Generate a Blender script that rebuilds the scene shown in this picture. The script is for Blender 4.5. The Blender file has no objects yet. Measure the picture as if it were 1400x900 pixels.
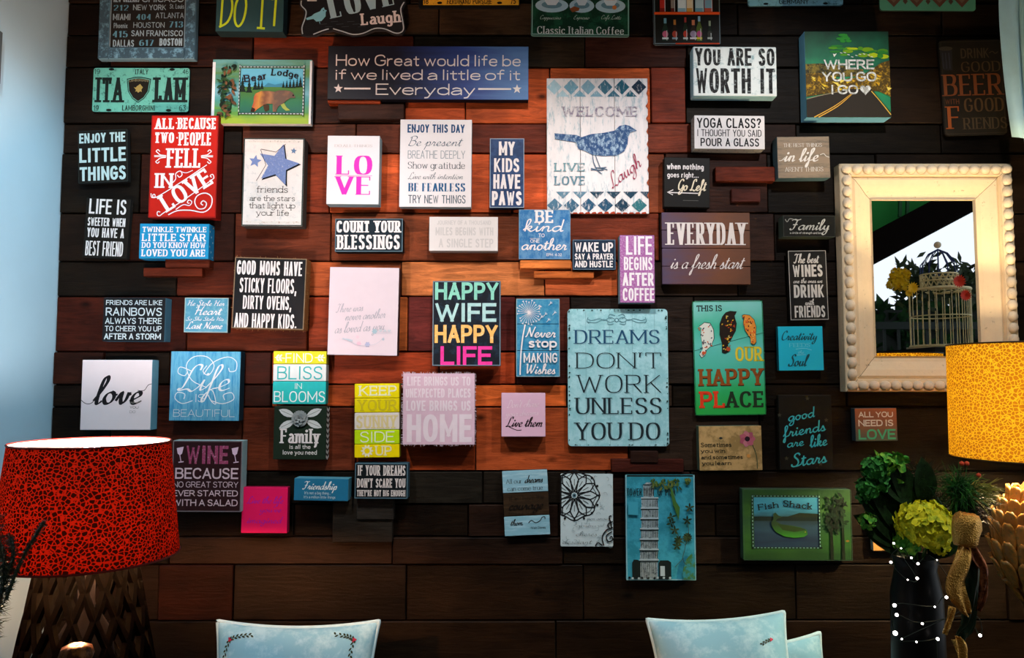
import bpy, bmesh, math, random
from math import sin, cos, pi, atan2, hypot, radians
from mathutils import Vector, Matrix
random.seed(7)
SC = bpy.context.scene
COL = SC.collection

def lin(h):
    if not isinstance(h, str): return h
    r = []
    for i in (0, 2, 4):
        c = int(h[i:i+2], 16) / 255
        r.append(c / 12.92 if c <= .04045 else ((c + .055) / 1.055) ** 2.4)
    return (r[0], r[1], r[2], 1)

# ---------------------------------------------------------------- camera
CD, CZ, F, PITCH = 2.45, 1.5, 1043.0, math.atan(70 / 1043)
cd = bpy.data.cameras.new('camera'); cam = bpy.data.objects.new('camera', cd); COL.objects.link(cam)
cam.location = (0, -CD, CZ); cam.rotation_euler = (pi/2 + PITCH, 0, 0)
cd.sensor_width = 36; cd.lens = F / 1400 * 36; cd.clip_start = .05
SC.camera = cam

# ---------------------------------------------------------------- world, lights, exposure
W = bpy.data.worlds.new('World'); SC.world = W; W.use_nodes = True
wn = W.node_tree.nodes; wl = W.node_tree.links
bg = wn['Background']; bg.inputs[0].default_value = (.84, .92, 1.0, 1); bg.inputs[1].default_value = 1.2
SC.view_settings.view_transform = 'Standard'; SC.view_settings.look = 'None'
SC.view_settings.exposure = 0; SC.view_settings.gamma = 1; SC.view_settings.use_curve_mapping = False
SC.cycles.use_denoising = True
SC.cycles.max_bounces = 6; SC.cycles.diffuse_bounces = 3; SC.cycles.transmission_bounces = 5; SC.cycles.glossy_bounces = 4
SC.cycles.sample_clamp_indirect = 4; SC.cycles.caustics_reflective = False; SC.cycles.caustics_refractive = False

XL0 = -1.478
def spot(name, loc, target, power, col, size, blend, rad=.02):
    l = bpy.data.lights.new(name, 'SPOT'); l.energy = power; l.color = col
    l.spot_size = radians(size); l.spot_blend = blend; l.shadow_soft_size = rad
    o = bpy.data.objects.new(name, l); COL.objects.link(o); o.location = loc
    o.rotation_euler = (Vector(target) - Vector(loc)).to_track_quat('-Z', 'Y').to_euler(); return o
spot('ceiling_spot_centre', (0.06, -1.28, 2.95), (-.08, 0, 1.62), 84, (1, .92, .85), 64, .8)
spot('ceiling_spot_left', (-.90, -1.45, 2.95), (-1.05, 0, 1.55), 76, (1, .97, .98), 70, .6)
spot('ceiling_spot_right', (.95, -1.4, 2.95), (.85, 0, 1.70), 76, (.99, .97, 1), 68, .6)

# daylight portal over the terrace opening (sampling guide only)
spot('added_left_wall_fill', (-.35, -.75, 3.0), (XL0, -.15, 1.75), 58, (.56, .84, 1), 46, .9)  # added fill spot to brighten the left wall, no fixture here
pl = bpy.data.lights.new('terrace_opening_portal', 'AREA'); pl.shape = 'RECTANGLE'; pl.size = 3.9; pl.size_y = 2.9
pl.cycles.is_portal = True
po = bpy.data.objects.new('terrace_opening_portal', pl); COL.objects.link(po)
po.location = (1.86, -2.35, 1.45); po.rotation_euler = (0, radians(90), 0)

# ---------------------------------------------------------------- pixel helpers
CP, SP = cos(PITCH), sin(PITCH)
def P(px, py, y=0.0):
    a = (px - 700) / F; b = (450 - py) / F
    d = (a, CP - b * SP, SP + b * CP); t = (y + CD) / d[1]
    return Vector((a * t, y, CZ + d[2] * t))

# ---------------------------------------------------------------- materials
MC = {}
def nodes(name):
    m = bpy.data.materials.new(name); m.use_nodes = True
    n = m.node_tree.nodes; return m, n, m.node_tree.links, n['Principled BSDF']
def paint(c, rough=.55, worn=None, amt=.3, var=.10, scale=30, metal=0, stretch=(1, 1, 1), bump=0, spec=.12):
    key = (c if isinstance(c, str) else tuple(c), rough, worn, amt, var, scale, metal, stretch, bump, spec)
    if key in MC: return MC[key]
    m, n, l, b = nodes('paint_' + (c if isinstance(c, str) else 'rgb'))
    b.inputs['Roughness'].default_value = rough; b.inputs['Metallic'].default_value = metal
    b.inputs['Specular IOR Level'].default_value = spec
    tc = n.new('ShaderNodeTexCoord'); mp = n.new('ShaderNodeMapping'); mp.inputs['Scale'].default_value = stretch
    l.new(tc.outputs['Object'], mp.inputs['Vector'])
    nz = n.new('ShaderNodeTexNoise'); nz.inputs['Scale'].default_value = scale; nz.inputs['Detail'].default_value = 5
    nz.inputs['Roughness'].default_value = .65
    l.new(mp.outputs[0], nz.inputs['Vector'])
    C = lin(c)
    mx = n.new('ShaderNodeMix'); mx.data_type = 'RGBA'
    l.new(nz.outputs['Fac'], mx.inputs[0])
    mx.inputs[6].default_value = tuple(max(0, v * (1 - 2 * var)) for v in C[:3]) + (1,)
    mx.inputs[7].default_value = tuple(min(1, v * (1 + 2 * var)) for v in C[:3]) + (1,)
    out = mx.outputs[2]
    if worn:
        n2 = n.new('ShaderNodeTexNoise'); n2.inputs['Scale'].default_value = scale * 1.7; n2.inputs['Detail'].default_value = 8
        n2.inputs['Roughness'].default_value = .75; l.new(mp.outputs[0], n2.inputs['Vector'])
        r = n.new('ShaderNodeMapRange'); r.inputs[1].default_value = 1 - amt - .06 - .2; r.inputs[2].default_value = 1 - amt + .06 - .2
        l.new(n2.outputs['Fac'], r.inputs[0])
        m2 = n.new('ShaderNodeMix'); m2.data_type = 'RGBA'; l.new(r.outputs[0], m2.inputs[0])
        l.new(out, m2.inputs[6]); m2.inputs[7].default_value = lin(worn); out = m2.outputs[2]
    l.new(out, b.inputs['Base Color'])
    if bump:
        bp = n.new('ShaderNodeBump'); bp.inputs['Strength'].default_value = bump; bp.inputs['Distance'].default_value = .01
        l.new(nz.outputs['Fac'], bp.inputs['Height']); l.new(bp.outputs[0], b.inputs['Normal'])
    MC[key] = m; return m

def ramp_paint(cols, axis=2, span=(-.1, .1), noise=.0, nscale=20, rough=.55, stretch=(1, 1, 1)):
    """a painted picture ground: bands of colour along one local axis, broken by noise"""
    m, n, l, b = nodes('picture'); b.inputs['Roughness'].default_value = rough
    b.inputs['Specular IOR Level'].default_value = .3
    tc = n.new('ShaderNodeTexCoord'); sp = n.new('ShaderNodeSeparateXYZ'); l.new(tc.outputs['Object'], sp.inputs[0])
    mp = n.new('ShaderNodeMapping'); mp.inputs['Scale'].default_value = stretch; l.new(tc.outputs['Object'], mp.inputs[0])
    nz = n.new('ShaderNodeTexNoise'); nz.inputs['Scale'].default_value = nscale; nz.inputs['Detail'].default_value = 6
    l.new(mp.outputs[0], nz.inputs['Vector'])
    mr = n.new('ShaderNodeMapRange'); mr.inputs[1].default_value = span[0]; mr.inputs[2].default_value = span[1]
    l.new(sp.outputs[axis], mr.inputs[0])
    ma = n.new('ShaderNodeMath'); ma.operation = 'MULTIPLY_ADD'; l.new(nz.outputs['Fac'], ma.inputs[0])
    ma.inputs[1].default_value = noise * 2; ma.inputs[2].default_value = -noise
    ad = n.new('ShaderNodeMath'); ad.operation = 'ADD'; l.new(mr.outputs[0], ad.inputs[0]); l.new(ma.outputs[0], ad.inputs[1])
    cr = n.new('ShaderNodeValToRGB'); l.new(ad.outputs[0], cr.inputs[0])
    e = cr.color_ramp.elements
    while len(e) < len(cols): e.new(.5)
    for i, c in enumerate(cols):
        if isinstance(c, tuple): e[i].position, c = c
        else: e[i].position = i / (len(cols) - 1)
        e[i].color = lin(c)
    l.new(cr.outputs[0], b.inputs['Base Color']); return m

# reclaimed timber: stain and painted light pool come from each plank's object colour
def plank_mat():
    m, n, l, b = nodes('reclaimed_timber')
    b.inputs['Roughness'].default_value = .5; b.inputs['Specular IOR Level'].default_value = .08
    oi = n.new('ShaderNodeObjectInfo'); tc = n.new('ShaderNodeTexCoord')
    of = n.new('ShaderNodeVectorMath'); of.operation = 'ADD'; l.new(tc.outputs['Object'], of.inputs[0])
    sc = n.new('ShaderNodeMath'); sc.operation = 'MULTIPLY'; sc.inputs[1].default_value = 40; l.new(oi.outputs['Random'], sc.inputs[0])
    l.new(sc.outputs[0], of.inputs[1])
    mp = n.new('ShaderNodeMapping'); mp.inputs['Scale'].default_value = (1.1, 1, 9); l.new(of.outputs[0], mp.inputs[0])
    n1 = n.new('ShaderNodeTexNoise'); n1.inputs['Scale'].default_value = 7; n1.inputs['Detail'].default_value = 9; n1.inputs['Roughness'].default_value = .68
    n1.inputs['Distortion'].default_value = 1.2; l.new(mp.outputs[0], n1.inputs['Vector'])
    mp2 = n.new('ShaderNodeMapping'); mp2.inputs['Scale'].default_value = (2, 1, 3.4); l.new(of.outputs[0], mp2.inputs[0])
    n2 = n.new('ShaderNodeTexNoise'); n2.inputs['Scale'].default_value = 2.2; n2.inputs['Detail'].default_value = 3; l.new(mp2.outputs[0], n2.inputs['Vector'])
    vo = n.new('ShaderNodeTexVoronoi'); vo.inputs['Scale'].default_value = 2.6; l.new(mp2.outputs[0], vo.inputs['Vector'])
    kn = n.new('ShaderNodeMapRange'); kn.inputs[1].default_value = .03; kn.inputs[2].default_value = .13; kn.inputs[3].default_value = .18; kn.inputs[4].default_value = 1
    l.new(vo.outputs['Distance'], kn.inputs[0])
    r1 = n.new('ShaderNodeMapRange'); r1.inputs[1].default_value = .3; r1.inputs[2].default_value = .7; r1.inputs[3].default_value = .45; r1.inputs[4].default_value = 1.4
    l.new(n1.outputs['Fac'], r1.inputs[0])
    r2 = n.new('ShaderNodeMapRange'); r2.inputs[1].default_value = .35; r2.inputs[2].default_value = .65; r2.inputs[3].default_value = .6; r2.inputs[4].default_value = 1.3
    l.new(n2.outputs['Fac'], r2.inputs[0])
    a = n.new('ShaderNodeMath'); a.operation = 'MULTIPLY'; l.new(r1.outputs[0], a.inputs[0]); l.new(r2.outputs[0], a.inputs[1])
    a2 = n.new('ShaderNodeMath'); a2.operation = 'MULTIPLY'; l.new(a.outputs[0], a2.inputs[0]); l.new(kn.outputs[0], a2.inputs[1])
    vm = n.new('ShaderNodeVectorMath'); vm.operation = 'SCALE'; l.new(oi.outputs['Color'], vm.inputs[0]); l.new(a2.outputs[0], vm.inputs['Scale'])
    l.new(vm.outputs[0], b.inputs['Base Color'])
    bp = n.new('ShaderNodeBump'); bp.inputs['Strength'].default_value = .5; bp.inputs['Distance'].default_value = .004
    l.new(n1.outputs['Fac'], bp.inputs['Height']); l.new(bp.outputs[0], b.inputs['Normal'])
    return m
MPL = plank_mat()

# ---------------------------------------------------------------- mesh helpers
def link(name, mesh, parent=None, mats=()):
    for m in mats: mesh.materials.append(m)
    o = bpy.data.objects.new(name, mesh); COL.objects.link(o)
    if parent: o.parent = parent
    return o
def pyd(name, verts, faces, parent=None, mats=(), mi=None, smooth=False, loc=None):
    me = bpy.data.meshes.new(name); me.from_pydata([tuple(v) for v in verts], [], faces)
    if mi: me.polygons.foreach_set('material_index', mi)
    if smooth: me.polygons.foreach_set('use_smooth', [True] * len(me.polygons))
    me.update(); o = link(name, me, parent, mats)
    if loc: o.location = loc
    return o
def frombm(name, bm, parent=None, mats=(), smooth=False, loc=None):
    me = bpy.data.meshes.new(name); bm.normal_update(); bm.to_mesh(me); bm.free()
    if smooth: me.polygons.foreach_set('use_smooth', [True] * len(me.polygons))
    o = link(name, me, parent, mats)
    if loc: o.location = loc
    return o
def box(bm, x0, x1, y0, y1, z0, z1, bev=0, seg=1):
    g = bmesh.ops.create_cube(bm, size=1)['verts']
    for v in g: v.co = Vector((x0 + (v.co.x + .5) * (x1 - x0), y0 + (v.co.y + .5) * (y1 - y0), z0 + (v.co.z + .5) * (z1 - z0)))
    if bev:
        es = list({e for v in g for e in v.link_edges})
        bmesh.ops.bevel(bm, geom=es, offset=bev, segments=seg, affect='EDGES', profile=.5)
def lathe(bm, prof, cx=0, cy=0, cz=0, n=32, cap=False):
    rings = []
    for r, z in prof:
        rings.append([bm.verts.new((cx + r * cos(2*pi*i/n), cy + r * sin(2*pi*i/n), cz + z)) for i in range(n)])
    for a, b in zip(rings, rings[1:]):
        for i in range(n): bm.faces.new((a[i], a[(i+1) % n], b[(i+1) % n], b[i]))
    if cap:
        bm.faces.new(rings[0][::-1]); bm.faces.new(rings[-1])
def tube(bm, pts, r, n=6, closed=False):
    pts = [Vector(p) for p in pts]; rings = []; N = len(pts)
    for i, p in enumerate(pts):
        a = pts[i-1] if (i or closed) else p; b = pts[(i+1) % N] if (i < N-1 or closed) else p
        d = (b - a).normalized(); up = Vector((0, 0, 1)) if abs(d.z) < .9 else Vector((1, 0, 0))
        u = d.cross(up).normalized(); v = d.cross(u).normalized(); rr = r[i] if isinstance(r, (list, tuple)) else r
        rings.append([bm.verts.new(p + u * (rr * cos(2*pi*k/n)) + v * (rr * sin(2*pi*k/n))) for k in range(n)])
    pr = list(zip(rings, rings[1:])) + ([(rings[-1], rings[0])] if closed else [])
    for a, b in pr:
        for k in range(n): bm.faces.new((a[k], a[(k+1) % n], b[(k+1) % n], b[k]))
    if not closed and n > 2: bm.faces.new(rings[0][::-1]); bm.faces.new(rings[-1])
def empty(name, loc, label, cat, group=None, rot=(0, 0, 0)):
    o = bpy.data.objects.new(name, None); COL.objects.link(o); o.location = loc; o.rotation_euler = rot
    o.empty_display_size = .05; tag(o, label, cat, group); return o
def tag(o, label, cat, group=None):
    o['label'] = label; o['category'] = cat
    if group: o['group'] = group
def structure(o): o['kind'] = 'structure'; return o

# ---------------------------------------------------------------- the room shell
XL, XR, ZC, YB = -1.478, 1.86, 3.1, -4.6
back = pyd('wall_back', [(XL-.05, .035, -.02), (3.2, .035, -.02), (3.2, .035, ZC), (XL-.05, .035, ZC), (XL-.05, .1, -.02), (3.2, .1, -.02), (3.2, .1, ZC), (XL-.05, .1, ZC)],
    [(0, 1, 2, 3), (7, 6, 5, 4), (0, 3, 7, 4), (1, 5, 6, 2), (3, 2, 6, 7), (0, 4, 5, 1)], mats=[paint('1a140e')])
structure(back)
# rows of planks in the photograph: upper and lower edge, then pieces (right edge, stain brightened in the central light pool)
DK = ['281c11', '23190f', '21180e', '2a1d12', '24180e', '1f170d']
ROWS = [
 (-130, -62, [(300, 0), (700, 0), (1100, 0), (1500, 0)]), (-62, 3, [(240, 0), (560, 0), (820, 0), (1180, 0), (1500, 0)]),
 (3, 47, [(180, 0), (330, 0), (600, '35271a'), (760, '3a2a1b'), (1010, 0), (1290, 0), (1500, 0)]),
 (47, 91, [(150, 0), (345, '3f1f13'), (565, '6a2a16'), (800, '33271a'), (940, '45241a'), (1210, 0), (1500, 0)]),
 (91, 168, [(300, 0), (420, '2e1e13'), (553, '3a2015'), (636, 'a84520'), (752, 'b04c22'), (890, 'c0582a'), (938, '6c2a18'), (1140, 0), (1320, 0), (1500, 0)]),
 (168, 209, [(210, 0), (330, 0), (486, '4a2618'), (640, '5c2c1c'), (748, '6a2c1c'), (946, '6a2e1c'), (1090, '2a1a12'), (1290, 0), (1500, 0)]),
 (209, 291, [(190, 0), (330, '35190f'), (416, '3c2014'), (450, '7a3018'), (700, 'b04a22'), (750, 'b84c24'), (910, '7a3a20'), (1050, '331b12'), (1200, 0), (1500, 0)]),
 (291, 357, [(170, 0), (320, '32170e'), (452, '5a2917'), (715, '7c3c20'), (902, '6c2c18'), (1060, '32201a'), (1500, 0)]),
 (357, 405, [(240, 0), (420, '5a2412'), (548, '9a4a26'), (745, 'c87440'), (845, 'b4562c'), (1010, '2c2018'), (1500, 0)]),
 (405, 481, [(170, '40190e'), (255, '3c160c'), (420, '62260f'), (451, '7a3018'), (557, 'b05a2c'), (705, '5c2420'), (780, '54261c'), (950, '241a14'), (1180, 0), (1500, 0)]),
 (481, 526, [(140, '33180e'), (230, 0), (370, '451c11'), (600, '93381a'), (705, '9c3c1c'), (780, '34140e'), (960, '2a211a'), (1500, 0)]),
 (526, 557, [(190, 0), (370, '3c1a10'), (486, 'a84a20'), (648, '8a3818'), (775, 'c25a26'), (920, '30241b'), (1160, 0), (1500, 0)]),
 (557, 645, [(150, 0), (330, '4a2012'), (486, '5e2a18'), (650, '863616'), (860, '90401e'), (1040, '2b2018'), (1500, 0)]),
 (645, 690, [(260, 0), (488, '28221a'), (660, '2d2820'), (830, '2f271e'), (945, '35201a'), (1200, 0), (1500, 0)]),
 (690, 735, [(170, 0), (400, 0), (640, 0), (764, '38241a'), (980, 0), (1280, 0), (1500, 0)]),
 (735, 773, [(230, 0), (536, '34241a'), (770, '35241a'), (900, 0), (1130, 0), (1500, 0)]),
 (773, 850, [(215, 0), (318, '2e140b'), (555, '241b13'), (798, 0), (1090, 0), (1380, 0), (1500, 0)]),  # reddish piece has the red lamp's glow painted in
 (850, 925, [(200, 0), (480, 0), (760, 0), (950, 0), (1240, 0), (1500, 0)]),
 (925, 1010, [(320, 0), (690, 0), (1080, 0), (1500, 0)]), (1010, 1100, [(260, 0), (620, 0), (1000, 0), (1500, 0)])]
DARK = lin('2a1f15')
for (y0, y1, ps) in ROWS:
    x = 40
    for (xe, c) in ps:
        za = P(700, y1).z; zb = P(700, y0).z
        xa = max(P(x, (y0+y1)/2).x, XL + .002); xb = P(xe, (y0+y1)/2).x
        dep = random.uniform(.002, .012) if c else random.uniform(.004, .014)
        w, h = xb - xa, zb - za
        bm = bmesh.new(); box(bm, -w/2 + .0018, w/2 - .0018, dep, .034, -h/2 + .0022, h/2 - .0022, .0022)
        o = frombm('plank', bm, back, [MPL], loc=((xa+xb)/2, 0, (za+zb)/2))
        k = lin(c) if c else lin(random.choice(DK)); f = random.uniform(.9, 1.1) * (.47 if not c else (.42 if y0 >= 645 else .72 if xe < 425 or x > 930 else 1.0))  # outer and lower planks darkened, part of the painted light falloff
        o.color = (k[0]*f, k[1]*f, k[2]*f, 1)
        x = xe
# short thick blocks standing proud of the planks
for (x0, y0, x1, y1, d, c) in [(711, 356, 781, 367, .030, 'cc7236'), (730, 371, 812, 380.5, .02, 'cc6a30'), (448, 128, 520, 141, .02, '8a3a1c'),  # third block is added in place of a sign's orange-lit underside
        (226, 350, 286, 366, .028, '5e2614'), (196, 366, 276, 378, .02, '5a2312'), (462, 142, 552, 163, .012, '35211a'),
        (978, 228, 1060, 248, .02, '6a2a18'), (1000, 258, 1040, 276, .012, '48211a'), (455, 680, 536, 742, .012, '2b2620'), (836, 628, 935, 646, .012, '4a2018'),
        (862, 617, 900, 633, .018, '2c1a14'), (488, 664, 538, 711, .02, '2a2622')]:
    a = P(x0, y0, -d); b = P(x1, y1, -d); w = b.x - a.x; h = a.z - b.z
    bm = bmesh.new(); box(bm, -w/2, w/2, -d, .02, -h/2, h/2, .002)
    o = frombm('timber_block', bm, back, [MPL], loc=((a.x+b.x)/2, 0, (a.z+b.z)/2)); o.color = lin(c)

def slab(name, x0, x1, y0, y1, z0, z1, m):
    bm = bmesh.new(); box(bm, x0, x1, y0, y1, z0, z1); return structure(frombm(name, bm, None, [m]))
slab('wall_left', XL - .1, XL, YB, .03, 0, ZC, paint('a6cbdc', rough=.5, var=.02, scale=8))
slab('floor', XL - .1, 4.5, -6, .1, -.12, -.02, paint('5a4a3c', rough=.4, scale=6))
slab('ceiling', XL - .1, XR + .1, YB, .1, ZC, ZC + .1, paint('6b6f72', var=.03))
slab('wall_rear', XL - .1, XR + .1, YB - .1, YB, 0, ZC, paint('57534e', var=.03))
slab('wall_right', XR, XR + .1, -.32, .035, 0, ZC, paint('4c5a60', var=.03))
slab('wall_right', XR, XR + .1, YB, -4.2, 0, ZC, paint('4c5a60', var=.03))
slab('trim_1', XR - .01, XR + .12, -4.2, -.32, 2.92, ZC, paint('3a2c20', var=.03))
# ---------------------------------------------------------------- lettering: pen strokes along hand-drawn skeletons
UP = {
'A':(6,'l0,0 3,10|l3,10 6,0|l1,3.2 5,3.2'),'B':(5.6,'l0,0 0,10|c0,10 3,10 4.8,9.4 5.3,7.7 4.6,5.9 3,5.3 0,5.3|c0,5.3 3,5.3 5,4.6 5.7,2.7 5,.7 3,0 0,0'),
'C':(5.8,'c5.8,7.6 4.9,9.5 3,10 .9,9 0,6.6 0,3.4 .9,1 3,0 4.9,.5 5.8,2.4'),'D':(6,'l0,0 0,10|c0,10 2.6,10 5.1,8.9 6,6.4 6,3.6 5.1,1.1 2.6,0 0,0'),
'E':(4.8,'l0,0 0,10|l0,10 4.8,10|l0,5.2 4.1,5.2|l0,0 4.8,0'),'F':(4.6,'l0,0 0,10|l0,10 4.6,10|l0,5.1 4,5.1'),
'G':(6,'c5.8,7.6 4.9,9.5 3,10 .9,9 0,6.6 0,3.4 .9,1 3,0 5.1,.7 6,2.4|l6,2.2 6,4.7|l6,4.7 3.6,4.7'),'H':(6,'l0,0 0,10|l6,0 6,10|l0,5.2 6,5.2'),
'I':(1.2,'l.6,0 .6,10'),'J':(4,'c4,10 4,6 4,3 3.4,.6 1.9,0 .5,.7 0,2.6'),'K':(5.8,'l0,0 0,10|l5.4,10 0,3.8|l1.8,5.8 5.8,0'),'L':(4.6,'l0,0 0,10|l0,0 4.6,0'),
'M':(8.2,'l0,0 0,10|l0,10 4.1,2.4|l4.1,2.4 8.2,10|l8.2,10 8.2,0'),'N':(6.2,'l0,0 0,10|l0,10 6.2,0|l6.2,0 6.2,10'),'O':(6.4,'o0,0 6.4,10'),
'P':(5.4,'l0,0 0,10|c0,10 3,10 4.8,9.2 5.4,7.3 4.8,5.3 3,4.5 0,4.5'),'Q':(6.4,'o0,0 6.4,10|l3.8,2.6 6.4,-.9'),
'R':(5.8,'l0,0 0,10|c0,10 3,10 4.8,9.3 5.3,7.4 4.8,5.5 3,4.8 0,4.8|l2.8,4.8 5.8,0'),
'S':(5.2,'c5,7.8 4.2,9.6 2.6,10 .9,9.4 .2,7.6 .9,6.1 2.6,5.2 4.4,4.2 5.1,2.5 4.4,.6 2.6,0 .9,.4 0,2.2'),'T':(5.6,'l0,10 5.6,10|l2.8,0 2.8,10'),
'U':(6,'c0,10 0,7 0,3.4 .8,.8 3,0 5.2,.8 6,3.4 6,7 6,10'),'V':(6,'l0,10 3,0|l3,0 6,10'),'W':(9.2,'l0,10 2.3,0|l2.3,0 4.6,8.8|l4.6,8.8 6.9,0|l6.9,0 9.2,10'),
'X':(5.8,'l0,10 5.8,0|l0,0 5.8,10'),'Y':(5.8,'l0,10 2.9,4.6|l5.8,10 2.9,4.6|l2.9,4.8 2.9,0'),'Z':(5.4,'l0,10 5.4,10|l5.4,10 0,0|l0,0 5.4,0'),
'0':(5,'o0,0 5,10'),'1':(2.4,'l0,8 1.8,10|l1.8,10 1.8,0'),'2':(5,'c.2,7.4 .8,9.3 2.5,10 4.3,9.3 4.8,7.4 3.9,5.2 0,0|l0,0 5,0'),
'3':(4.8,'c.2,8 1,9.6 2.5,10 4.2,9.2 4.5,7.4 3.7,5.8 2,5.3|c2,5.3 3.9,4.8 4.8,2.9 4,.7 2.3,0 .7,.6 0,2.2'),'4':(5.2,'l4,0 4,10|l4,10 0,3|l0,3 5.2,3'),
'5':(4.8,'l4.5,10 .7,10|l.7,10 .4,5.4|c.4,5.4 1.6,6.3 2.8,6.2 4.4,5.2 4.8,3.2 4.1,1 2.3,0 .7,.5 0,2'),'6':(5,'c4.4,9.2 2.8,9.8 1,8.4 .1,5.6 .1,2.6 1,.6 2.6,0 4.4,.9 5,3 4.3,5.2 2.6,5.9 1,5.2 .2,3.4'),
'7':(4.8,'l0,10 4.8,10|l4.8,10 1.6,0'),'8':(5,'o.4,5.2 4.6,10|o0,0 5,5.2'),'9':(5,'c.6,.8 2.2,.2 4,1.6 4.9,4.4 4.9,7.4 4,9.4 2.4,10 .6,9.1 0,7 .7,4.8 2.4,4.1 4,4.8 4.8,6.6'),
'.':(1,'p.5,.6'),',':(1.2,'p.7,.7|l.9,.6 .2,-1.8'),"'":(1,'l.5,10 .3,7.2'),'?':(4.4,'c0,7.8 .8,9.5 2.2,10 3.9,9.3 4.3,7.5 3.4,5.9 2.2,4.8 2.2,3|p2.2,.6'),'!':(1,'l.5,10 .5,3.2|p.5,.6'),
'-':(3,'l0,4.6 3,4.6'),'~':(1.2,'p.6,5'),':':(1,'p.5,1|p.5,5.6'),'+':(4,'l0,5 4,5|l2,3 2,7')}
LO = {
'a':(4.4,'c.5,5.3 2,6.4 3.7,5.6 4.2,4|l4.2,4.2 4.2,0|c4.2,3.6 1.7,3.5 .2,2 .5,.4 1.8,0 3.3,.6 4.2,1.8'),'b':(4.6,'l0,10 0,0|c0,4.4 1.2,6.1 2.5,6.4 4.1,5.4 4.6,3.2 4.1,1 2.5,0 1.2,.3 0,1.9'),
'c':(4.2,'c4.2,5 3.4,6.2 2.3,6.4 .7,5.5 0,3.2 .7,.9 2.3,0 3.4,.3 4.2,1.4'),'d':(4.6,'l4.6,10 4.6,0|c4.6,4.4 3.4,6.1 2.1,6.4 .5,5.4 0,3.2 .5,1 2.1,0 3.4,.3 4.6,1.9'),
'e':(4.4,'l.2,3.4 4.3,3.4|c4.3,3.4 4,5.6 2.3,6.4 .6,5.5 0,3.2 .6,.9 2.4,0 3.6,.3 4.3,1.4'),'f':(3,'c3.2,9.5 2.1,10 1.3,8.8 1.2,6 1.2,0|l0,6.2 2.8,6.2'),
'g':(4.5,'c4.5,6.4 4.5,0 4,-2.6 2.3,-3.4 .4,-2.5|c4.5,4.6 3.4,6.1 2.2,6.4 .6,5.4 0,3.2 .6,1 2.2,.1 3.4,.5 4.5,2'),'h':(4.2,'l0,10 0,0|c0,4.2 1.2,6 2.5,6.4 3.8,5.7 4.2,4.2 4.2,0'),
'i':(.8,'l.4,6.3 .4,0|p.4,8.9'),'j':(1.6,'c1.3,6.3 1.3,-1.6 .9,-3 -.3,-3.2|p1.3,8.9'),'k':(4.2,'l0,10 0,0|l3.9,6.3 0,2.6|l1.3,3.8 4.2,0'),'l':(.8,'l.4,10 .4,0'),
'm':(7,'l0,6.3 0,0|c0,4.4 1,6 2,6.4 3.2,5.8 3.5,4.4 3.5,0|c3.5,4.4 4.5,6 5.5,6.4 6.7,5.8 7,4.4 7,0'),'n':(4.2,'l0,6.3 0,0|c0,4.2 1.2,6 2.5,6.4 3.8,5.7 4.2,4.2 4.2,0'),'o':(4.6,'o0,0 4.6,6.4'),
'p':(4.6,'l0,6.3 0,-3.4|c0,4.4 1.2,6.1 2.5,6.4 4.1,5.4 4.6,3.2 4.1,1 2.5,0 1.2,.3 0,1.9'),'q':(4.6,'l4.6,6.3 4.6,-3.4|c4.6,4.4 3.4,6.1 2.1,6.4 .5,5.4 0,3.2 .5,1 2.1,0 3.4,.3 4.6,1.9'),
'r':(2.8,'l0,6.3 0,0|c0,3.8 .7,5.6 1.8,6.3 2.9,6.2'),'s':(3.6,'c3.5,5.2 2.8,6.2 1.8,6.4 .5,5.8 .3,4.5 1.8,3.4 3.3,2.3 3.5,1 2.6,.1 1.6,0 .6,.2 0,1.3'),
't':(2.8,'c1.2,9 1.2,5 1.3,1 2,0 3,.4|l0,6.2 2.8,6.2'),'u':(4.2,'c0,6.3 0,2.2 .5,.6 1.8,0 3.2,.6 4.2,2.2|l4.2,6.3 4.2,0'),'v':(4.2,'l0,6.3 2.1,0|l2.1,0 4.2,6.3'),
'w':(6.4,'l0,6.3 1.6,0|l1.6,0 3.2,6|l3.2,6 4.8,0|l4.8,0 6.4,6.3'),'x':(4.2,'l0,6.3 4.2,0|l0,0 4.2,6.3'),'y':(4.4,'l0,6.3 2.2,0|c4.4,6.3 2.2,-.2 1.3,-2.8 -.2,-3.3'),'z':(4,'l0,6.3 4,6.3|l4,6.3 0,0|l0,0 4,0')}
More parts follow.
